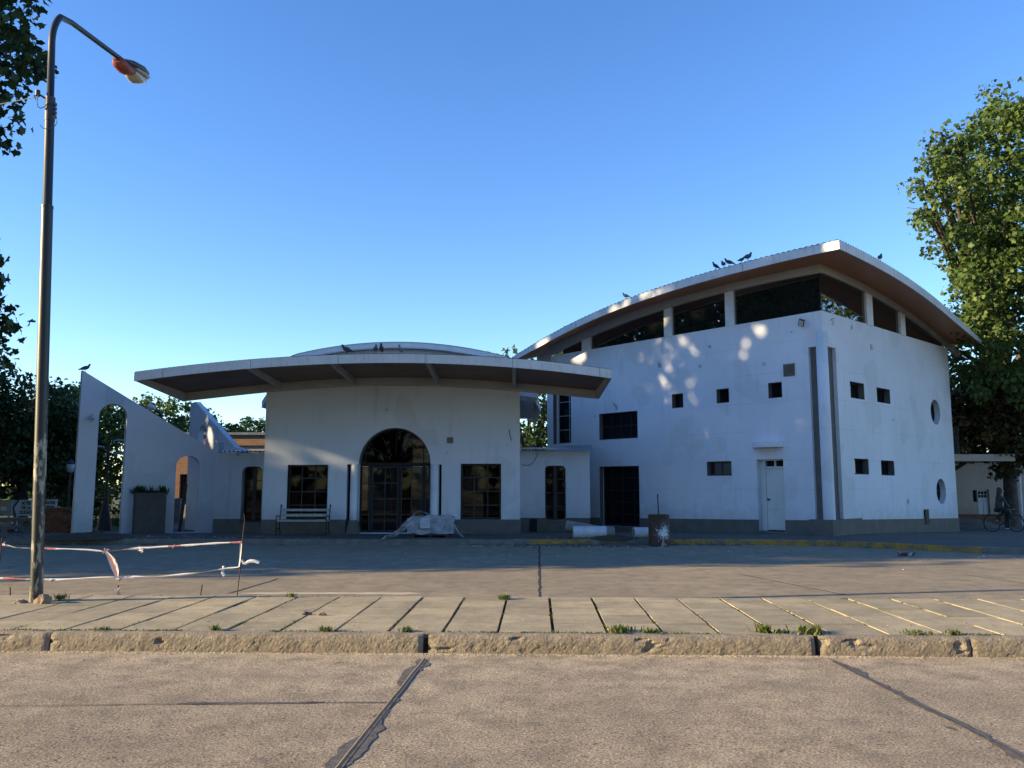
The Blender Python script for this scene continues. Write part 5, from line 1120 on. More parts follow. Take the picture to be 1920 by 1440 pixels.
def ribbon(b, pts, w, seed=0, n_per=14, twist=1.0, stripe=.12, up=Vector((0, 0, 1))):
    P_ = [Vector(p) for p in pts]; path = []
    for i in range(len(P_) - 1):
        a_ = P_[max(i - 1, 0)]; p_ = P_[i]; q_ = P_[i + 1]; c_ = P_[min(i + 2, len(P_) - 1)]
        for k in range(n_per):
            t = k / n_per; path.append(0.5 * ((2 * p_) + (q_ - a_) * t + (2 * a_ - 5 * p_ + 4 * q_ - c_) * t * t + (3 * p_ - a_ - 3 * q_ + c_) * t ** 3))
    path.append(P_[-1]); vs = []; acc = 0; cum = []
    for i, p in enumerate(path):
        if i: acc += (p - path[i - 1]).length
        cum.append(acc); d = (path[min(i + 1, len(path) - 1)] - path[max(i - 1, 0)]).normalized(); s1_ = d.cross(up).normalized(); s2_ = s1_.cross(d).normalized()
        an = noise.noise(Vector((acc * 1.6, seed, 0))) * 3.0 * twist; v = s2_ * cos(an) + s1_ * sin(an); ww = w * (.65 + .5 * noise.noise(Vector((acc * 3, seed, 5))))
        mid_n = d.cross(v) * w * .18
        vs += [tuple(p - v * ww / 2), tuple(p + mid_n), tuple(p + v * ww / 2)]
    for i in range(len(path) - 1):
        b.cur = 1 if (noise.noise(Vector((cum[i] * 2.3, seed, 9))) > .26) else 0
        b.add(vs[i * 3:i * 3 + 6], [(0, 1, 4, 3), (1, 2, 5, 4)])
    b.cur = 0
def tp(x, y, d=dR): return dp(x, y, d)
def knot(b, c, r, seed):
    for k in range(7):
        rng_ = random.Random(seed * 31 + k); d = Vector((rng_.uniform(-1, 1), rng_.uniform(-.5, .5), rng_.uniform(-1, 1))).normalized() * r; c_ = Vector(c)
        e = Vector((rng_.uniform(-1, 1), rng_.uniform(-1, 1), rng_.uniform(-1, 1))).normalized() * r * .6
        b.cur = 1 if k == 3 else 0; b.add([tuple(c_ - e * .4), tuple(c_ + d - e * .3), tuple(c_ + d * 1.1 + e * .4), tuple(c_ + e)], [(0, 1, 2, 3)])
    b.cur = 0
b = MB(); ribbon(b, [tp(3, 1021), tp(15, 1023), tp(40, 1027), tp(120, 1029), tp(160, 1030.5), tp(185, 1033), tp(196, 1034), tp(215, 1032), tp(260, 1028), tp(325, 1024), tp(390, 1019.5), tp(453.5, 1016.5)], .040, 1)
knot(b, tp(262, 1031), .05, 4); knot(b, tp(198, 1034), .045, 2); knot(b, tp(325, 1024), .03, 3); knot(b, tp(10, 1022), .05, 12)
b.build('barrier_tape', ['tape_white', 'tape_red'], base=tp(240, 1030), label='upper red and white barrier tape stretched from the left edge to the leaning rod', cat='tape')
b = MB(); ribbon(b, [tp(-4, 1084), tp(40, 1086), tp(60, 1086), tp(100, 1086.5), tp(160, 1084), tp(222, 1082), tp(300, 1080.5), tp(370, 1074), tp(415, 1067), tp(448, 1063)], .036, 3)
knot(b, tp(224, 1084), .05, 6); knot(b, tp(98, 1087), .04, 7); ribbon(b, [tp(419, 1061), tp(419, 1067), tp(417, 1073), tp(421, 1080)], .05, 8, 6)
b.build('barrier_tape', ['tape_white', 'tape_red'], base=tp(240, 1080), label='lower red and white barrier tape sagging between the lamp pole and the leaning rod', cat='tape')
b = MB(); ribbon(b, [tp(452, 1017), tp(451, 1032), tp(450, 1048), tp(448, 1063)], .045, 5, 8, .5); b2 = MB(); ribbon(b2, [tp(452, 1050), tp(459, 1056), tp(468, 1052), tp(477, 1052), tp(486, 1055)], .055, 6, 8, .7)
b.build('tape_wrap', ['tape_white', 'tape_red'], base=tp(451, 1040), label='red and white tape wrapped round the leaning rod with a fluttering end', cat='tape')
b2.build('loose_end', ['tape_white', 'tape_red'], bpy.data.objects['tape_wrap'])
# hanging flap with lettering
fl = empty('tape_flap', tp(207, 1055), 'wide hanging flap of tape with red lettering between the upper and lower tapes', 'tape')
cl_ = [Vector(tp(x, y, dR - .02)) for x, y in ((199, 1034), (204, 1042), (210, 1051), (214, 1060), (217, 1070), (219, 1080), (222, 1084))]
wd_ = [.02, .055, .095, .105, .085, .04, .012]; b = MB(); vs = []
for i, p in enumerate(cl_):
    d = (cl_[min(i + 1, 6)] - cl_[max(i - 1, 0)]).normalized(); s_ = d.cross(Vector((0, -1, 0))).normalized(); vs += [tuple(p - s_ * wd_[i] / 2), tuple(p + Vector((0, .012, 0))), tuple(p + s_ * wd_[i] / 2)]
b.add(vs, [f for i in range(6) for f in ((i * 3, i * 3 + 1, i * 3 + 4, i * 3 + 3), (i * 3 + 1, i * 3 + 2, i * 3 + 5, i * 3 + 4))]); b.build('strip', 'tape_white', fl)
def text_mesh(body, size, depth=.004, bold=.0):
    cu = bpy.data.curves.new('t', 'FONT'); cu.body = body; cu.size = size; cu.extrude = depth; cu.offset = bold; cu.align_x = 'CENTER'; cu.align_y = 'CENTER'
    ob = bpy.data.objects.new('t', cu); COL.objects.link(ob); dg = bpy.context.evaluated_depsgraph_get(); me = bpy.data.meshes.new_from_object(ob.evaluated_get(dg))
    V_ = [tuple(v.co) for v in me.vertices]; F_ = [tuple(p.vertices) for p in me.polygons]; bpy.data.objects.remove(ob); bpy.data.curves.remove(cu); bpy.data.meshes.remove(me); return V_, F_
V_, F_ = text_mesh('PELIGRO PEL', .05, .002, .0015)
pa = cl_[1]; pc = cl_[5]; d = (pc - pa).normalized(); up_ = d.cross(Vector((0, 1, 0))).normalized(); 
xsx = [v[0] for v in V_]; sc1 = (pc - pa).length * .95 / (max(xsx) - min(xsx)); mc = (pa + pc) / 2 + Vector((.004, -.012, 0))
b = MB(); bow = lambda t: up_ * 0
b.add([tuple(mc + d * v[0] * sc1 + (-up_) * v[1] * sc1 * .95 * (-1) * (1 - min(.6, abs(v[0] * sc1) * 1.2)) + Vector((0, -v[2], 0)) + Vector(((.012 * (1 - (v[0] * sc1 / .22) ** 2)), 0, 0))) for v in V_], F_); b.build('lettering', 'tape_red', fl)
b = MB(); knot(b, tp(220, 1107), .045, 21); knot(b, tp(222, 1113), .035, 22); b.build('tape_scrap', ['tape_white', 'tape_red'], base=tp(220, 1110), label='crumpled scrap of tape on the short stub near the pavement edge', cat='tape')

# ------------------------------------------------------------------ BENCH
bx0, bx1 = dp(520, 990, 25.9)[0], dp(620, 990, 25.9)[0]; by = 25.75; bz = .15
bn = empty('bench', ((bx0 + bx1) / 2, by, bz), 'white slatted bench with black iron ends below the left window', 'bench')
b = MB()
for z_, h_ in ((.74, .075), (.58, .085)): b.box(bx0 + .04, bx1 - .04, by + .20 + (z_ - .5) * .2, by + .235 + (z_ - .5) * .2, bz + z_ - h_ / 2, bz + z_ + h_ / 2)
b.build('backrest', 'bench_wood', bn)
b = MB()
for k in range(3): b.box(bx0 + .04, bx1 - .04, by - .22 + k * .14, by - .11 + k * .14, bz + .40 + .005 * k, bz + .432 + .005 * k)
b.build('seat', 'bench_wood', bn)
for x in (bx0 + .06, bx1 - .06):
    b = MB(); c = lambda pts, r: b.tube([(x, by + a_, bz + z_) for a_, z_ in pts], r, 7)
    c([(-.26, 0), (-.21, .03), (-.17, .12), (-.2, .22), (-.23, .32), (-.2, .395), (-.05, .39), (.14, .385), (.19, .45), (.23, .6), (.27, .78), (.30, .86)], .019)
    c([(.30, 0), (.25, .05), (.2, .13), (.15, .24), (.14, .38)], .019); c([(-.19, .14), (0, .2), (.18, .15)], .014)
    c([(-.22, .40), (-.25, .5), (-.18, .58), (-.05, .57), (.1, .55), (.2, .56)], .016); b.lathe((x, by + .30, bz + .86), [(0, -.02), (.03, 0), (.03, .03), (0, .055)], 8); b.build('leg', 'black_iron', bn)

# ------------------------------------------------------------------ PALLET under plastic film by the door
pc_ = gp(792, 1008, .15); px0, px1 = dp(768, 1000, pc_[1])[0], dp(843, 1000, pc_[1])[0]; py = pc_[1] + .1
pal = empty('pallet_stack', ((px0 + px1) / 2, py + .4, .15), 'pallet of grey blocks wrapped in crumpled plastic film beside the arched door', 'pallet')
b = MB(); 
for k in range(3): b.box(px0 + .02 + k * (px1 - px0 - .14) / 2, px0 + .12 + k * (px1 - px0 - .14) / 2, py, py + .8, .15, .21)
for k in range(6): b.box(px0, px1, py + k * .14, py + .1 + k * .14, .21, .235)
b.build('pallet', 'old_wood', pal)
b = MB(); random.seed(3)
for j in range(5):
    for i in range(4):
        x_ = px0 + .03 + i * (px1 - px0 - .06) / 4; b.box(x_ + .005, x_ + (px1 - px0 - .06) / 4 - .005, py + .03 + random.uniform(0, .02), py + .75, .24 + j * .082, .24 + j * .082 + .075)
b.build('blocks', 'pallet_brick', pal)
def cloth(b, fn, nu, nv, seed, amp=.04):
    vs = []
    for i in range(nu + 1):
        for j in range(nv + 1):
            p = Vector(fn(i / nu, j / nv)); q = p * 3.2 + Vector((seed, 0, 0)); p += Vector((noise.noise(q), noise.noise(q + Vector((9, 0, 0))), noise.noise(q + Vector((0, 9, 0))))) * amp * 1.4 + Vector((noise.noise(q * 3), noise.noise(q * 3 + Vector((5, 0, 0))), 0)) * amp * .6; p.z = max(p.z, .156); vs.append(tuple(p))
    b.smooth = False; b.add(vs, [(i * (nv + 1) + j, (i + 1) * (nv + 1) + j, (i + 1) * (nv + 1) + j + 1, i * (nv + 1) + j + 1) for i in range(nu) for j in range(nv)])
b = MB()
def top_f(u, v):    # drapes front - top - back
    x = px0 - .07 + (px1 - px0 + .14) * u; t = v * 3
    if t < 1: return (x, py - .06, .26 + t * .46)
    if t < 2: return (x, py - .06 + (t - 1) * .9, .71 + .05 * sin(3 * u))
    return (x, py + .84, .71 - (t - 2) * .5)
cloth(b, top_f, 24, 24, 1)
def right_f(u, v): return (px1 + .05 + .28 * u * u + .02, py - .05 + .5 * v, .68 - .52 * u)
cloth(b, right_f, 12, 10, 4, .06)
def left_f(u, v):   # long tail sliding off to the left
    a_ = Vector((px0 + .25, py - .1, .80)); c_ = Vector((dp(735, 1012, 24.9)[0], py - .75, .16)); p = a_.lerp(c_, u); w_ = .22 + .25 * u; p.z = .80 * (1 - u) ** 1.4 + .16 * (1 - (1 - u) ** 1.4); p += Vector((.5, 1, 0)).normalized() * (v - .5) * w_ * 2; return tuple(p)
cloth(b, left_f, 22, 10, 7, .07)
def peak_f(u, v): return (px0 + .05 + .42 * u, py + .05 + .3 * v, .74 + .20 * sin(pi * u) * (1 - v * .5))
cloth(b, peak_f, 10, 8, 9, .07)
b.build('plastic_film', 'plastic_film', pal)
b = MB(); b.box(px0 + .30, px0 + .58, py - .085, py - .075, .42, .70); b.build('paper_sheet', 'white_scrap', pal)

# ------------------------------------------------------------------ DRUM, rod, broken concrete columns
dc = gp(1236, 1019, .0); dr_ = 0.305 * 1.0; dyc = ky(4.2) - .36
dx0, dx1 = dp(1216, 1000, dyc)[0], dp(1255.5, 1000, dyc)[0]; dr_ = (dx1 - dx0) / 2; dcx = (dx0 + dx1) / 2; dh = dp(1236, 965, dyc)[2]
dm = empty('oil_drum', (dcx, dyc, .004), 'rusty open-topped oil drum splashed with white paint at the kerb', 'drum')
b = MB(); pr_ = [(dr_ * .97, 0), (dr_, .02)]
for z_ in (.33, .66): pr_ += [(dr_, dh * z_ - .03), (dr_ * 1.03, dh * z_), (dr_, dh * z_ + .03)]
pr_ += [(dr_, dh - .02), (dr_ * 1.03, dh - .01), (dr_ * 1.03, dh), (dr_ * .97, dh), (dr_ * .96, .03), (0, .03)]
b.lathe((dcx, dyc, .004), pr_, 32); b.build('body', 'drum_rust', dm); DRUM_VD.inputs[1].default_value = (dcx + .08, dyc - dr_, dh * .45)
b = MB(); t_ = dp(1233, 926, dyc); b.tube([(dcx + .08, dyc + .12, .04), (dcx, dyc, dh * .8), t_], .018, 6); b.build('metal_rod', 'rusty_rod', base=(dcx + .08, dyc + .12, .04), label='dark rod standing in the rusty oil drum', cat='rod')
# white wire figure lying against the drum foot (bent wire)
b = MB(); wy = dyc - .5
b.tube([dp(x, y, wy) for x, y in ((1241, 1026), (1242, 1018), (1243, 1016), (1247, 1021), (1249, 1023))], .012, 5); b.tube([dp(1242, 1018, wy), dp(1245, 1026, wy)], .010, 5)
b.build('bent_wire', 'white_scrap', base=dp(1243, 1026, wy), label='small piece of bent white wire in front of the oil drum', cat='wire')
def column_piece(a_, c_, r, label, bare=.0, seed=0, mt='pipe_paint'):
    a_ = Vector(a_); c_ = Vector(c_); o = empty('broken_column', tuple((a_ + c_) / 2 - Vector((0, 0, r))), label, 'column')
    b = MB(); n = 10; pts = [a_.lerp(c_, k / n) for k in range(n + 1)]; cut = int(n * (1 - bare))
    b.tube([tuple(p) for p in pts[:cut + 1]], r, 22); b.build('shaft', mt, o)
    if bare: b = MB(); b.tube([tuple(p) for p in pts[cut:]], [r * .97] + [r * .93] * (n - cut), 22); b.build('bare_end', 'pipe_bare', o)
    b = MB(); d = (a_ - c_).normalized(); b.tube([tuple(a_ + d * .001), tuple(a_ + d * .006)], r * .82, 20); b.build('end_face', 'pipe_bare', o)
    return o
yk = ky(2.5) + .35; r_ = .175
xa, xb = dp(1074, 1005, yk)[0], dp(1152, 1005, yk)[0]; column_piece((xa, yk, .155 + r_), (xb, yk + .05, .155 + r_ - .0), r_, 'longest white painted column piece lying left of the oil drum', .18)
xa, xb = dp(1062, 990, yk + .75)[0], dp(1112, 990, yk + .75)[0]; column_piece((xa, yk + .8, .155 + .32), (xb + .1, yk + .62, .155 + .17), .165, 'grey weathered column piece tilted behind the longest white one', .0, mt='pipe_bare')
xa, xb = dp(1188, 1005, yk)[0], dp(1225, 1005, yk)[0]; column_piece((xa, yk, .155 + .16), (xb, yk + .1, .155 + .16), .155, 'short white painted column stub touching the oil drum')

# ------------------------------------------------------------------ WALL LIGHTS
def floodlight(W, x, y, label, tilt=.5):
    q, z = W.px(x, y); o = empty('floodlight', W.P(q, z, 0), label, 'light')
    b = MB(); b.tube([W.P(q, z + .12, 0.0), W.P(q, z + .1, .14), W.P(q, z, .18)], .012, 6); b.build('bracket', 'lamp_dark', o)
    c_ = Vector(W.P(q, z, .24)); t = Vector((W.t[0], W.t[1], 0)); n_ = Vector((W.n[0], W.n[1], 0)); n2 = (n_ * .8 - Vector((0, 0, .6))).normalized(); u_ = t.cross(n2).normalized(); t2 = (t * cos(tilt) + u_ * sin(tilt)); u2 = n2.cross(t2)
    def bx(h0, h1, d0, d1): return [tuple(c_ + t2 * a_ * h0 + u2 * e_ * h1 + n2 * d_) for d_ in (d0, d1) for a_, e_ in ((-1, -1), (1, -1), (1, 1), (-1, 1))]
    b = MB(); b.hexa(bx(.085, .12, -.03, .025)); b.build('body', 'lamp_dark', o)
    b = MB(); b.hexa(bx(.065, .10, .026, .032)); b.build('lens', 'lamp_rim', o); return o
floodlight(WF, 1510, 607, 'small tilted floodlight on the tall building near its upper corner')
q, z = WR.px(1559, 603); b = MB(); rng_ = random.Random(2)
b.tube([WR.P(q + .1 * cos(k * .9) * (1 - k / 14), z + .12 - k * .022, .05 + .02 * sin(k * 1.3)) for k in range(12)], .008, 5); b.build('cable_coil', 'wire', base=WR.P(q, z, 0), label='small curl of loose cable on the right face near the corner', cat='cable')
q, z = W1.px(175, 787); o = empty('wall_spotlight', W1.P(q, z, 0), 'small round spotlight on the large arched wall beside the tall opening', 'light')
b = MB(); c_ = W1.P(q, z, .16); b.tube([W1.P(q, z, 0), W1.P(q, z, .08), c_], .014, 6); b.build('bracket', 'lamp_dark', o)
b = MB(); b.tube([c_, (c_[0] - .03, c_[1] - .06, c_[2] + .05), (c_[0] - .06, c_[1] - .12, c_[2] + .09)], [.03, .08, .10], 12); b.build('shade', 'sign_board', o)

# ------------------------------------------------------------------ PIGEONS
def pigeon(seed=0):
    b = MB(); b.smooth = True
    b.tube([(-.17, 0, .06), (-.11, 0, .08), (-.06, 0, .10), (0, 0, .12), (.06, 0, .14), (.095, 0, .17), (.11, 0, .205), (.125, 0, .23), (.145, 0, .235)], [.012, .026, .045, .06, .055, .038, .027, .028, .014], 10)
    b.tube([(.15, 0, .232), (.172, 0, .226)], [.007, .002], 5)
    return b
def pig_parts(o, m_='pigeon_grey'):
    b = pigeon(); v = b.v; b.v = [(x + o.location.x, y + o.location.y, z + o.location.z) for x, y, z in v]; b.build('body', m_, o)
    b = MB()
    for s_ in (-.022, .022): b.tube([(.01, s_, .075), (.012, s_, .0)], .006, 5); b.tube([(.012, s_, .003), (.045, s_, .003)], .004, 4)
    b.v = [(x + o.location.x, y + o.location.y, z + o.location.z) for x, y, z in b.v]; b.build('feet', 'brick_scrap', o)
PG = empty('pigeon', (0, 0, 0), 'dark pigeon', 'pigeon', 'pigeons perched on the roofs'); pig_parts(PG)
PG2 = empty('pigeon', (0, 0, 0), 'pale pigeon', 'pigeon', 'pigeons perched on the roofs'); pig_parts(PG2, 'pigeon_pale')
def roof_pt(W, x, y): q, z = W.px(x, y); P_ = W.P(q, z); return (P_[0], P_[1], fz(P_[0]) + .045)
FFi = FF.off(-.06); FRi = FR.off(-.06); WOi = Wall((-10, DO + .05), (10, DO + .05))
def can_pt(x): q, z = WOi.px(x, 665); P_ = WOi.P(q, z); return (P_[0], P_[1] + .05, zo(P_[0]) + .035)
specs = [(roof_pt(FFi, 1174, 566), 2.4, 'lone dark pigeon low on the left slope of the tall roof', 0, 1.0), (roof_pt(FFi, 1343, 510), 3.6, 'crouching pigeon, leftmost of the five in a row on the tall roof edge', 0, 1.0), (roof_pt(FFi, 1357, 505), 1.7, 'second pigeon from the left of the five on the tall roof edge', 0, 1.05),
         (roof_pt(FFi, 1368, 502), 2.9, 'third pigeon, in the middle of the five on the tall roof edge', 0, 1.05), (roof_pt(FFi, 1390, 496), .3, 'fourth pigeon, half hidden beside the largest of the five', 0, .85), (roof_pt(FFi, 1402, 493), .5, 'upright pigeon, rightmost of the five on the tall roof edge', 0, 1.25),
         (roof_pt(FRi, 1650, 490), .8, 'lone pigeon on the right slope of the tall roof', 0, 1.1), (can_pt(650), 3.1, 'pigeon facing left, leftmost on the canopy edge', 0, 1.1), (can_pt(703), 1.6, 'dark upright pigeon, left one of the pair on the canopy edge', 0, 1.1), (can_pt(715), 4.7, 'dark upright pigeon, right one of the pair on the canopy edge', 0, 1.1),
         (can_pt(751), 4.4, 'black and white pigeon, rightmost on the canopy edge', 1, .95), ((W1.P(.08, 0, -.12)[0], W1.P(.08, 0, -.12)[1], pk[1] - .04), .5, 'single pigeon on the peak of the large arched wall', 0, 1.1)]
used = {0: False, 1: False}
for (loc, rz, lb, kd, s_) in specs:
    src = (PG, PG2)[kd]
    if not used[kd]: used[kd] = True; src.location = loc; src.rotation_euler = (0, 0, rz); src.scale = (s_,) * 3; src['label'] = lb
    else: copytree(src, loc, rz, s_, lb)
copytree(PG, (dp(802, 722, DA - .1)[0], DA - .12 + .0, zi(-2.7) - .0 - .02) if False else (dp(802, 720, DA - .4)[0], DA - .25, zi(dp(802, 720, DA)[0]) + .27), 3.0, 1.2, 'pigeon roosting in shade under the canopy above the arch')['group'] = 'pigeons roosting under the canopy'
copytree(PG, (dp(989, 729, DA - .3)[0], DA - .25, zi(dp(989, 729, DA)[0]) + .25), .2, 1.2, 'pigeon roosting in shade under the canopy at the right wall corner')['group'] = 'pigeons roosting under the canopy'

# ------------------------------------------------------------------ LEFT BACKGROUND: signs, benches, block pile, park lamps
DS = 33.0; WS = Wall((-22, DS), (-10, DS)); zS0, zS1 = WS.px(45, 967)[1], WS.px(45, 937.5)[1]
sg = empty('hotel_sign', (-20, DS, 0), 'long low white sign with an arrow and the words HOTEL DE LA CIUDAD', 'sign')
x22, x63 = WS.px(22, 950)[0], WS.px(66, 950)[0]
b = MB(); b.wbox(WS, x22, x63 + .3, zS0, zS1, -.05, 0); b.wbox(WS, x22, x22 + .04, zS0 - .0, zS1, 0, .015); b.wbox(WS, x22 + .2, x22 + .26, -.2, zS0, -.04, -.01); b.wbox(WS, x63, x63 + .06, -.2, zS0, -.04, -.01); b.build('board', 'sign_board', sg)
b = MB(); zm_ = (zS0 + zS1) / 2; xt = x22 + .06; xe = WS.px(36, 940)[0]
b.add([WS.P(x22 + .04, zS0, .004), WS.P(xe - .1, zS0, .004), WS.P(xt, zm_, .004), WS.P(xe, zS1, .004), WS.P(x22 + .04, zS1, .004)], [(0, 1, 2), (0, 2, 4), (2, 3, 4)]); b.build('arrow_ground', 'sign_green', sg)
b = MB(); b.bar(WS.P(xt, zm_, .01), WS.P(xe, zS1, .01), .05, .02, (0, 1, 0)); b.bar(WS.P(xt, zm_, .01), WS.P(xe - .1, zS0, .01), .05, .02, (0, 1, 0)); b.build('arrow', 'sign_ink', sg)
def word(par, W, s, q, z, size, m_='sign_ink', wide=None, off=.008):
    V_, F_ = text_mesh(s, size, .004, size * .035); b = MB(); k = 1.0
    if wide: xs_ = [v[0] for v in V_]; k = wide / (max(xs_) - min(xs_))
    b.add([W.P(q + v[0] * k, z + v[1], off + v[2]) for v in V_], F_); return b.build('lettering', m_, par)
hS = (zS1 - zS0); qm_ = WS.px(49, 950)[0]
for i, (t_, w_) in enumerate((('HOTEL', .38), ('DE LA', .38), ('CIUDAD', .50))): word(sg, WS, t_, qm_ + (.0 if i < 2 else -.02), zS1 - hS * (.21 + .29 * i), hS * .29, wide=w_)
sg2 = empty('direction_sign', (-18.2, DS, 0), 'white sign panel with two lines of dark lettering just right of the lamp pole', 'sign')
q0, q1 = WS.px(81.5, 950)[0], WS.px(106, 950)[0]; z0, z1 = WS.px(95, 959.5)[1], WS.px(95, 936.5)[1]
b = MB(); b.wbox(WS, q0 - .3, q1, z0, z1, -.05, 0); b.wbox(WS, q0 - .3, WS.px(92, 950)[0], z0 - .17, z0 - .01, -.05, 0); b.wbox(WS, q1 - .1, q1 - .05, -.2, z0, -.04, -.01); b.wbox(WS, q0 - .2, q0 - .15, -.2, z0 - .17, -.04, -.01); b.build('board', 'sign_board', sg2)
word(sg2, WS, 'TRUCCION', (q0 + q1) / 2 - .02, z1 - .13, .15, wide=.42); word(sg2, WS, '67522', (q0 + q1) / 2 - .03, z0 + .14, .22, wide=.42); word(sg2, WS, '27', q0 + .08, z0 - .09, .12, wide=.15)
sg3 = empty('poster_board', (-20.8, DS, 0), 'faded picture poster on a board at the far left edge, beside the hotel sign', 'poster')
q0, q1 = WS.px(-30, 950)[0], WS.px(20.5, 950)[0]; b = MB(); b.wbox(WS, q0, q1, zS0, zS1 - .0, -.05, 0); b.wbox(WS, q1 - .1, q1 - .04, -.2, zS0, -.04, -.01); b.build('board', 'poster_grey', sg3)
b = MB(); b.wbox(WS, q1 - .42, q1 - .14, zS1 - .2, zS1 - .04, 0, .006); b.build('picture', 'poster_orange', sg3)
b = MB(); b.wbox(WS, q1 - .40, q1 - .17, zS0 + .2, zS0 + .36, 0, .006); b.build('picture', 'white_scrap', sg3)
def slab_bench(x0, x1, y, top, label):
    o = empty('stone_bench', ((x0 + x1) / 2, y, 0), label, 'bench'); b = MB(); b.box(x0, x1, y - .25, y + .25, top - .12, top); b.build('seat', 'grey_kerb', o)
    for x in (x0 + .25, x1 - .4):
        b = MB(); b.box(x, x + .16, y - .2, y + .2, -.2, top - .12); b.build('leg', 'grey_kerb', o)
slab_bench(dp(-40, 980, 30.5)[0], dp(62, 980, 30.5)[0], 30.5, .48, 'grey stone slab bench below the hotel sign at the left edge'); slab_bench(dp(-50, 998, 28.3)[0], dp(34, 998, 28.3)[0], 28.3, .30, 'lower grey stone bench nearest the road at the left edge')
# pile of old bricks / block
rq0, rq1 = dp(84, 980, 28.0)[0], dp(132, 980, 28.0)[0]
o = empty('brick_stack', ((rq0 + rq1) / 2, 28, .05), 'rough low stack of old brown bricks left of the large arched wall', 'bricks'); random.seed(12)
bb = MB(); rr0 = MB()
for j in range(10):
    for i in range(5):
        x_ = rq0 + i * (rq1 - rq0) / 5 + (.06 if j % 2 else 0); 
        if j > 6 and i > 3: continue
        rr0.box(x_ + .006, x_ + (rq1 - rq0) / 5 - .006, 27.7 + random.uniform(-.03, .03), 28.3, .04 + j * .088, .04 + j * .088 + .08)
rr0.build('bricks', 'terracotta', o)
def park_lamp(loc, h, label, kind=0, name='park_lamp'):
    o = empty(name, loc, label, 'street lamp'); b = MB(); x, y, z = loc
    if kind == 0:
        b.lathe(loc, [(.16, 0), (.16, .15), (.07, .3), (.045, .6), (.04, h)], 12); b.build('post', 'black_iron', o)
        b = MB(); b.lathe((x, y, z + h), [(.06, 0), (.13, .05), (.18, .34), (.15, .36), (.0, .36)], 6); b.build('lantern', 'sign_board', o); b = MB(); b.lathe((x, y, z + h + .36), [(.2, 0), (.12, .12), (.03, .2), (0, .26)], 6); b.build('cap', 'black_iron', o)
    else:
        b.lathe(loc, [(.30, 0), (.25, .35), (.13, .9), (.07, 1.3), (.05, 2.0), (.04, h)], 14); b.build('post', 'black_iron', o)
        for sx, dz_ in ((-1, 0), (1, .25), (1, -.28)):
            b = MB(); b.tube([(x, y, z + h - .2 + dz_), (x + sx * .4, y, z + h + dz_), (x + sx * .75, y, z + h + dz_)], .025, 6); b.lathe((x + sx * .45, y, z + h + dz_ - .03), [(.27, 0), (.22, .05), (.04, .08)], 16); b.build('arm_shade', 'grey_metal', o)
park_lamp((dp(127, 960, 36)[0], 36, -.15), 2.35, 'black post lantern in the park left of the large arched wall')
park_lamp((dp(196, 975, 33.5)[0], 33.5, -.15), 3.35, 'dark lamp with a flared cone base seen through the tall arched opening', 1)
p = dp(301, 820, 36); o = empty('rusty_lamp', (p[0], 36, -.15), 'old rusty street lamp head peeking above the sloping wall', 'street lamp')
b = MB(); b.tube([(p[0], 36, -.2), (p[0], 36, dp(302, 780, 36)[2]), dp(299, 775, 36), dp(286, 765, 35.6)], .05, 8); b.build('pole', 'rusty_rod', o)
b = MB(); b.tube([dp(290, 767, 35.6), dp(286, 765, 35.5), dp(280, 762, 35.4), dp(277, 763, 35.3)], [.06, .13, .15, .05], 10); b.build('lamp_head', 'lamp_rim', o)
# leaning plank behind the small arch, flower bed behind the tall arch
b = MB(); b.bar((dp(337, 987, 31.5)[0], 31.5, -.05), dp(349, 908, 32.4), .11, .06); b.build('leaning_plank', 'old_wood', base=(dp(337, 987, 31.5)[0], 31.5, -.05), label='dark wooden plank leaning behind the small arched opening', cat='plank')
b = MB(); random.seed(6)
for k in range(60): p = gp(random.uniform(172, 236), random.uniform(975, 988), -.1); tuft(b, (p[0], p[1], zg(0, p[1])), 5, random.uniform(.15, .4), .03, .1)
tag(b.build('flower_bed', 'leaf_green'), kind='stuff'); 
b = MB()
for k in range(26): p = gp(random.uniform(172, 236), random.uniform(978, 985), -.1); tuft(b, (p[0], p[1], zg(0, p[1]) + .1), 4, .12, .035, .12)
tag(b.build('red_flowers', 'flower_red'), kind='stuff')
b = MB(); b.wbox(Wall((-19, 42), (-14, 42)), 0, 2.3, -.2, 1.0, -.5, 0); b.build('garden_block', 'grey_kerb', base=(-18, 42, 0), label='low grey block seen far behind the tall arched opening', cat='block')

# ------------------------------------------------------------------ CYCLIST at the right edge
cz = .0; wr_c = gp(1861, 990, cz); CY = 30.6; cz = zg(0, CY) + .01; R = .29
xr_, xf_ = dp(1860, 980, CY)[0], dp(1906, 980, CY)[0]
bk = empty('bicycle', ((xr_ + xf_) / 2, CY, cz), 'dark bicycle ridden to the right past the beige house', 'bicycle')
def wheel(x, name='wheel'):
    b = MB(); n = 32; ring = [(x + R * cos(2 * pi * k / n), CY, cz + R + R * sin(2 * pi * k / n)) for k in range(n + 1)]; b.tube(ring, .018, 6, False); w_ = b.build('wheel', 'tyre', bk)
    b = MB(); ring = [(x + (R - .03) * cos(2 * pi * k / n), CY, cz + R + (R - .03) * sin(2 * pi * k / n)) for k in range(n + 1)]; b.tube(ring, .009, 5, False)
    for k in range(12): b.bar((x, CY + (.02 if k % 2 else -.02), cz + R), (x + (R - .03) * cos(pi * k / 6), CY, cz + R + (R - .03) * sin(pi * k / 6)), .004, .004)
    b.build('rim', 'grey_metal', w_)
wheel(xr_); wheel(xf_)
bb_ = (xr_ + .38, CY, cz + .26); st = (xr_ + .27, CY, cz + .72); hdp = (xf_ - .20, CY, cz + .70); hl = (xf_ - .15, CY, cz + .50)
b = MB(); 
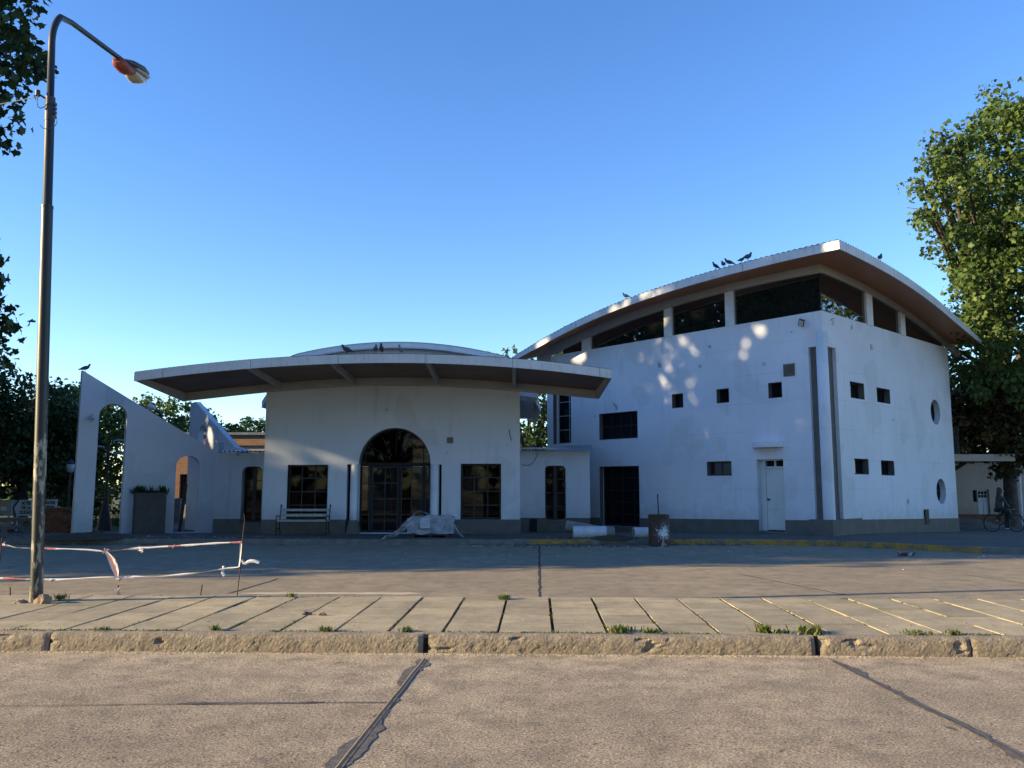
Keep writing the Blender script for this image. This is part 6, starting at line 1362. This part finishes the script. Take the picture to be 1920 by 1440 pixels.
for p, q in ((bb_, st), (bb_, hl), (st, (hl[0], CY, hl[2] + .02)), ((xr_, CY, cz + R), bb_), ((xr_, CY, cz + R), (st[0] - .0, CY, st[2] - .08)), (hl, (xf_, CY, cz + R)), (hl, hdp)): b.tube([p, q], .016, 7)
b.tube([(xf_ + (R + .04) * cos(t_), CY, cz + R + (R + .04) * sin(t_)) for t_ in np.linspace(.7, 2.6, 9)], .014, 5); b.tube([(xr_ + (R + .04) * cos(t_), CY, cz + R + (R + .04) * sin(t_)) for t_ in np.linspace(.6, 3.0, 10)], .014, 5)
b.build('frame', 'black_iron', bk)
b = MB(); b.tube([(hdp[0], CY, hdp[2]), (hdp[0] + .02, CY, hdp[2] + .10), (hdp[0] + .02, CY - .25, hdp[2] + .12), (hdp[0] - .14, CY - .27, hdp[2] + .10)], .012, 6); b.tube([(hdp[0] + .02, CY, hdp[2] + .10), (hdp[0] + .02, CY + .25, hdp[2] + .12), (hdp[0] - .14, CY + .27, hdp[2] + .10)], .012, 6); b.build('handlebar', 'chrome', bk)
b = MB(); b.tube([(st[0] - .14, CY, st[2] + .05), (st[0] - .05, CY, st[2] + .06), (st[0] + .13, CY, st[2] + .05)], [.07, .075, .025], 8); b.build('saddle', 'tyre', bk)
b = MB(); b.tube([(bb_[0] + .09, CY - .07, bb_[2] - .14), bb_, (bb_[0] - .09, CY + .07, bb_[2] + .14)], .010, 5); b.box(bb_[0] + .04, bb_[0] + .14, CY - .15, CY - .06, bb_[2] - .155, bb_[2] - .135); b.box(bb_[0] - .14, bb_[0] - .04, CY + .06, CY + .15, bb_[2] + .125, bb_[2] + .145)
b.lathe((bb_[0], CY, bb_[2]), [(0, -.01), (.07, -.01)], 4); b.build('pedals', 'chrome', bk)
def skinned(name, verts, edges, radii, m_, parent, sub=2, extra=None):
    me = bpy.data.meshes.new(name); me.from_pydata(verts, edges, []); ob = bpy.data.objects.new(name, me); COL.objects.link(ob)
    md = ob.modifiers.new('s', 'SKIN'); md.use_smooth_shade = True
    for i, r in enumerate(radii): me.skin_vertices[0].data[i].radius = (r, r) if not isinstance(r, tuple) else r
    me.skin_vertices[0].data[0].use_root = True; md2 = ob.modifiers.new('u', 'SUBSURF'); md2.levels = sub; md2.render_levels = sub
    dg = bpy.context.evaluated_depsgraph_get(); nm = bpy.data.meshes.new_from_object(ob.evaluated_get(dg)); bpy.data.objects.remove(ob)
    nm.materials.append(MAT[m_]); off = wloc(parent)
    for v in nm.vertices: v.co -= off
    for f in nm.polygons: f.use_smooth = True
    if extra: extra(nm, off)
    return put(name, nm, parent)
pr = empty('person', (st[0], CY, cz), 'long-haired person in dark clothes riding the bicycle towards the right', 'person')
hx_, hz_ = st[0] - .02, st[2] + .10
sh = (hx_ + .10, CY, hz_ + .42); nk = (hx_ + .13, CY, hz_ + .50)
V_ = [(hx_, CY, hz_), (hx_ + .02, CY, hz_ + .14), (hx_ + .07, CY, hz_ + .30), sh, nk, (hx_ + .16, CY, hz_ + .58), (hx_ + .165, CY, hz_ + .67), (hx_ + .16, CY, hz_ + .735)]
E_ = [(i, i + 1) for i in range(7)]; Rr = [.13, .115, .125, .10, .048, .075, .088, .055]
def addch(par, pts, rs):
    i0 = par
    for p, r in zip(pts, rs): V_.append(p); Rr.append(r); E_.append((i0, len(V_) - 1)); i0 = len(V_) - 1
    return i0
hb = (hdp[0] - .10, hdp[2] + .12)
for s_ in (-1, 1):
    e_ = addch(3, [(sh[0] + .0, CY + s_ * .15, sh[2] - .01), (sh[0] + .10, CY + s_ * .20, sh[2] - .22), (hb[0] - .06, CY + s_ * .25, hb[1] + .03), (hb[0] + .01, CY + s_ * .26, hb[1])], [.055, .04, .028, .026])
    for k in range(4): addch(e_, [(hb[0] + .045 - k * .004, CY + s_ * (.235 + k * .016), hb[1] + .01), (hb[0] + .065, CY + s_ * (.235 + k * .016), hb[1] - .015), (hb[0] + .045, CY + s_ * (.235 + k * .016), hb[1] - .035)], [.009, .008, .007])
    addch(e_, [(hb[0] + .02, CY + s_ * .225, hb[1] - .02), (hb[0] + .045, CY + s_ * .222, hb[1] - .03)], [.009, .008])
    if s_ < 0: kn = (hx_ + .36, hz_ - .13); ft = (bb_[0] + .05, bb_[2] - .11)
    else: kn = (hx_ + .40, hz_ + .02); ft = (bb_[0] - .12, bb_[2] + .17)
    addch(0, [(hx_ + .05, CY + s_ * .09, hz_ - .02), (kn[0] - .15, CY + s_ * .10, (kn[1] + hz_) / 2), (kn[0], CY + s_ * .10, kn[1]), ((kn[0] + ft[0]) / 2 - .01, CY + s_ * .10, (kn[1] + ft[1]) / 2), (ft[0] - .02, CY + s_ * .10, ft[1] + .03), (ft[0] + .12, CY + s_ * .10, ft[1])], [.085, .075, .055, .048, .034, .028])
def pmats(nm, off):
    nm.materials.append(MAT['skin']); nm.materials.append(MAT['grey_cloth'])
    for f in nm.polygons:
        c = f.center + off
        if c.z > nk[2] - .01: f.material_index = 1
        elif c.x > sh[0] + .14 and c.z > hz_ + .12: f.material_index = 1
        elif c.z > hz_ + .05: f.material_index = 2
skinned('body', V_, E_, Rr, 'dark_cloth', pr, 2, pmats)
b = MB(); b.smooth = True; hc = (hx_ + .145, CY, hz_ + .665)
b.tube([(hc[0] - .0, CY, hc[2] + .10), (hc[0] - .02, CY, hc[2] + .085), (hc[0] - .035, CY, hc[2] + .03), (hc[0] - .06, CY, hc[2] - .06), (hc[0] - .10, CY, hc[2] - .18), (hc[0] - .14, CY, hc[2] - .30), (hc[0] - .15, CY, hc[2] - .36)], [.03, .085, .105, .085, .07, .045, .01], 12); b.build('hair', 'hair', pr)
b = MB(); b.tube([(hc[0] + .105, CY, hc[2] + .0), (hc[0] + .125, CY, hc[2] - .03)], [.012, .014], 6); b.build('nose', 'skin', pr)
# white slanting post at the right edge
p = gp(1918, 985, .1); q = dp(1912, 893, p[1]); b = MB(); b.tube([p, q], .035, 8); b.tube([(q[0], q[1], q[2] - .02), (q[0], q[1], q[2] + .01)], .04, 8); b.build('white_post', 'white_metal', base=p, label='thin white leaning post at the right edge in front of the tree trunk', cat='post')

# ------------------------------------------------------------------ RUBBLE, LITTER, WEEDS
def debris(name, spots, m_, seed, smin, smax, flat=.6):
    rng = random.Random(seed); b = MB()
    for (cx_, cy_, sx, sy, n) in spots:
        for _ in range(n):
            x = rng.gauss(cx_, sx); y = rng.gauss(cy_, sy); s_ = rng.uniform(smin, smax) * rng.uniform(.5, 1); z = zg(x, y) if y > ky(x) + .13 else .0
            a_ = rng.uniform(0, pi); h_ = s_ * flat * rng.uniform(.4, 1.2); c_, d_ = cos(a_) * s_, sin(a_) * s_; e_, f_ = -sin(a_) * s_ * .7, cos(a_) * s_ * .7; j = lambda: rng.uniform(-.2, .2) * s_
            b.hexa([(x - c_ - e_, y - d_ - f_, z - .01), (x + c_ - e_, y + d_ - f_, z - .01), (x + c_ + e_, y + d_ + f_, z - .01), (x - c_ + e_, y - d_ + f_, z - .01),
                    (x - c_ * .7 - e_ * .6 + j(), y - d_ * .7 - f_ * .6 + j(), z + h_), (x + c_ * .6 - e_ * .7 + j(), y + d_ * .6 - f_ * .7, z + h_ * .8), (x + c_ * .7 + e_ * .7 + j(), y + d_ * .7 + f_ * .7, z + h_ * 1.1), (x - c_ * .7 + e_ * .6, y - d_ * .7 + f_ * .6 + j(), z + h_ * .7)])
    return tag(b.build(name, m_), kind='stuff')
K_ = lambda px_, dy=0: (dp(px_, 1000, ky(0) + dy)[0], ky(dp(px_, 1000, ky(0))[0]) + dy)
debris('rubble', [(K_(1110)[0], K_(1110)[1] + .0, .9, .35, 240), (K_(1180)[0], K_(1180)[1] + .25, .4, .3, 90), (K_(1000)[0], K_(1000)[1] - .15, .8, .2, 70), (-12.2, 23.9, 1.9, .35, 420), (-15.2, 26.5, 1.2, .7, 90), (19.0, 36.4, 1.0, .5, 300), (K_(480)[0], K_(480)[1] + .3, 1.4, .2, 50), (K_(1290)[0], K_(1290)[1] - .15, 1.0, .12, 60)], 'rubble_stone', 1, .02, .11)
debris('litter', [(K_(1110)[0], K_(1110)[1] - .2, 1.1, .35, 60), (K_(960)[0], K_(960)[1] - .3, .8, .25, 26), (-11.5, 24.0, 2.0, .5, 40), (K_(1300)[0], K_(1300)[1] - .2, 1.0, .12, 22), (13, 19.5, 2.5, .4, 18), (19.0, 36.4, 1.2, .5, 60), (0, 20, 8, 2, 30)], 'white_scrap', 2, .015, .055, .3)
debris('brick_chips', [(K_(1110)[0], K_(1110)[1], 1.0, .4, 60), (19.0, 36.4, .9, .5, 120), (-15.4, 26.5, 1, .5, 40)], 'brick_scrap', 3, .02, .09)
def rub_heap(c, r, h, label, mt='rubble_stone'):
    b = MB(); vs = []; n = 14; m_ = 6
    for j in range(m_ + 1):
        for i in range(n):
            t = 2 * pi * i / n; rr_ = r * (1 - j / m_); vs.append((c[0] + rr_ * cos(t) * 1.3, c[1] + rr_ * sin(t) * .7, c[2] + h * (1 - (1 - j / m_) ** 2) + noise.noise(Vector((cos(t) * 3, sin(t) * 3, j))) * .06))
    b.add(vs, [(j * n + i, j * n + (i + 1) % n, (j + 1) * n + (i + 1) % n, (j + 1) * n + i) for j in range(m_) for i in range(n)]); return b.build('rubble_heap', mt, base=c, label=label, cat='rubble')
rub_heap((19.3, 36.5, -.2), 1.7, .5, 'heap of rubble and brick chips in front of the beige house behind the bicycle')
rub_heap((K_(1150)[0], K_(1150)[1] + .32, .13), .62, .13, 'low heap of dark soil and rubble under the white column pieces', 'soil')
rub_heap((-12.2, 24.1, .13), 1.25, .16, 'low dark heap of broken paving and soil at the kerb below the large arched wall', 'soil')
# crumpled reddish paper in the road on the right
p = gp(1694, 1043); b = MB(); random.seed(5)
for k in range(14):
    b.cur = 1 if k > 9 else 0; x, y = p[0] + random.gauss(0, .12), p[1] + random.gauss(0, .08); d = [random.uniform(-.09, .09) for _ in range(8)]; b.add([(x, y, .01), (x + d[0], y + d[1], .02 + abs(d[2])), (x + d[3], y + d[4], .03 + abs(d[5])), (x + d[6], y + d[7], .015)], [(0, 1, 2, 3)])
b.build('crumpled_paper', ['brick_scrap', 'white_scrap'], base=p, label='crumpled reddish and white paper lying on the road at the right', cat='litter')
# pale dry soil heaps and grit along the kerb foot
rng = random.Random(9); b = MB()
for k in range(2600):
    u = rng.choice((rng.gauss(-4.2, .5), rng.gauss(-1.0, .35), rng.uniform(-6, 6), rng.gauss(1.6, .8), rng.gauss(2.6, .4))); v = 8.375 - abs(rng.gauss(0, .025)); s_ = rng.uniform(.003, .011); x, y, z = S(u, v)
    b.add([(x - s_, y - s_ * .6, .0), (x + s_, y - s_ * .7, .0), (x + s_ * .3, y + s_, .0), (x, y, s_ * 1.3)], [(0, 1, 3), (1, 2, 3), (2, 0, 3)])
tag(b.build('grit', 'sand_patch'), kind='stuff')
rng = random.Random(10); b = MB()   # loose stones and chips on the near road
for k in range(9000):
    y = 4.3 + 3.95 * rng.random() ** 1.25; x = rng.uniform(-.68, .68) * y; s_ = rng.uniform(.003, .0085) * (1.5 if rng.random() < .04 else 1)
    if noise.noise(Vector((x * 1.1, y * 1.1, 3))) < rng.uniform(-.5, .35): continue
    b.add([(x - s_, y - s_ * .6, .0), (x + s_, y - s_ * .7, .0), (x + s_ * .3, y + s_, .0), (x, y, s_ * 1.2)], [(0, 1, 3), (1, 2, 3), (2, 0, 3)])
tag(b.build('gravel', 'stone_rock'), kind='stuff')
rng = random.Random(14); b = MB()   # dry leaves and flakes lying on pavement, kerb foot and road
for k in range(420):
    if rng.random() < .55: x, y, z = S(rng.uniform(-8, 8), V0 + abs(rng.gauss(0, .5)), ZS + .006)
    else: x, y, z = S(rng.uniform(-8, 8), 8.36 - abs(rng.gauss(0, .4)), .006)
    a_ = rng.uniform(0, 6.28); s_ = rng.uniform(.006, .018); c_, d_ = cos(a_) * s_, sin(a_) * s_; b.cur = 0 if rng.random() < .7 else 1
    b.add([(x - c_, y - d_, z), (x + d_ * .5, y - c_ * .5, z + s_ * .3), (x + c_, y + d_, z + s_ * .5), (x - d_ * .5, y + c_ * .5, z + s_ * .1)], [(0, 1, 2, 3)])
b.cur = 0; tag(b.build('dry_leaves', ['old_wood', 'sand_patch']), kind='stuff')
# moss and small grass in the slab joints
random.seed(21); b = MB()
def grass_at(b, u, v, n, h, w=.006, sp=.02): x, y, z = S(u, v); tuft(b, (x, y, ZS - .02), n, h, w, sp, .9)
for i in range(-14, 15):
    u = .15 + i * .556
    for _ in range(26):
        v = random.uniform(V0, V1)
        if noise.noise(Vector((i * 3.1, v * 1.3, 0))) > .05: grass_at(b, u + random.gauss(0, .008), v, 6, .030, .006, .014)
for _ in range(900):
    u = random.uniform(-8, 8)
    if noise.noise(Vector((u * 1.1, 0, 5))) > -.02: grass_at(b, u, V0 + random.uniform(-.012, .012), 7, .040, .007, .02)
for _ in range(200):
    u = random.uniform(-8, 8)
    if noise.noise(Vector((u * 1.3, 0, 9))) > .05: grass_at(b, u, V1 + random.uniform(-.01, .03), 6, .03, .007, .02)
for _ in range(120):
    u = random.uniform(-7, 8); grass_at(b, u, rows[4] + random.uniform(-.006, .006), 4, .018, .006, .02)
gm = b.build('grass', 'weed'); tag(gm, kind='stuff')
at = gm.data.attributes.new('v', 'FLOAT', 'FACE'); at.data.foreach_set('value', np.random.default_rng(1).random(len(gm.data.polygons)).astype(np.float32))
weeds = [(gp(1519, 1189, .17), .11, 200, .10, 'largest green weed clump, above the right kerb gap'), (gp(1428, 1187, .17), .12, 90, .055, 'upright green weed clump left of the largest one'), (gp(1465, 1190, .17), .07, 70, .05, 'low weed clump touching the largest one from the left'), (gp(1160, 1187, .17), .10, 130, .08, 'broad weed clump right of the middle at the kerb'), (gp(1216, 1188, .17), .07, 90, .08, 'low weed clump just right of the broad middle one'),
         (gp(762, 1186, .17), .08, 60, .05, 'pale yellow-green weed beside the middle kerb gap'), (gp(608, 1186, .17), .08, 70, .05, 'bushy weed at the kerb left of the middle'), (gp(405, 1184, .17), .09, 50, .03, 'slender weed standing at the kerb in the left half'), (gp(113, 1124, .19), .09, 60, .05, 'weed growing just right of the lamp pole foot'), (gp(945, 1124, .18), .09, 80, .045, 'weed at the far pavement edge near the road joint'),
         (gp(1788, 1192, .17), .08, 60, .05, 'yellowish weed at the kerb far right'), (gp(1720, 1191, .17), .06, 80, .09, 'spreading weed at the kerb between the largest clump and the far right'), (gp(545, 1119, .18), .07, 50, .045, 'weed at the far pavement edge left of the middle'), (gp(190, 1184, .17), .06, 60, .06, 'low weed at the kerb below the barrier tape')]
for i, (c_, h_, n_, sp_, lb) in enumerate(weeds):
    b = MB(); random.seed(40 + i); tuft(b, c_, n_, h_ * .85, .008, sp_ * .7, .9); o = b.build('weed', 'weed', base=c_, label=lb, cat='weed', group='weeds along the pavement')
    at = o.data.attributes.new('v', 'FLOAT', 'FACE'); at.data.foreach_set('value', np.random.default_rng(i).random(len(o.data.polygons)).astype(np.float32))
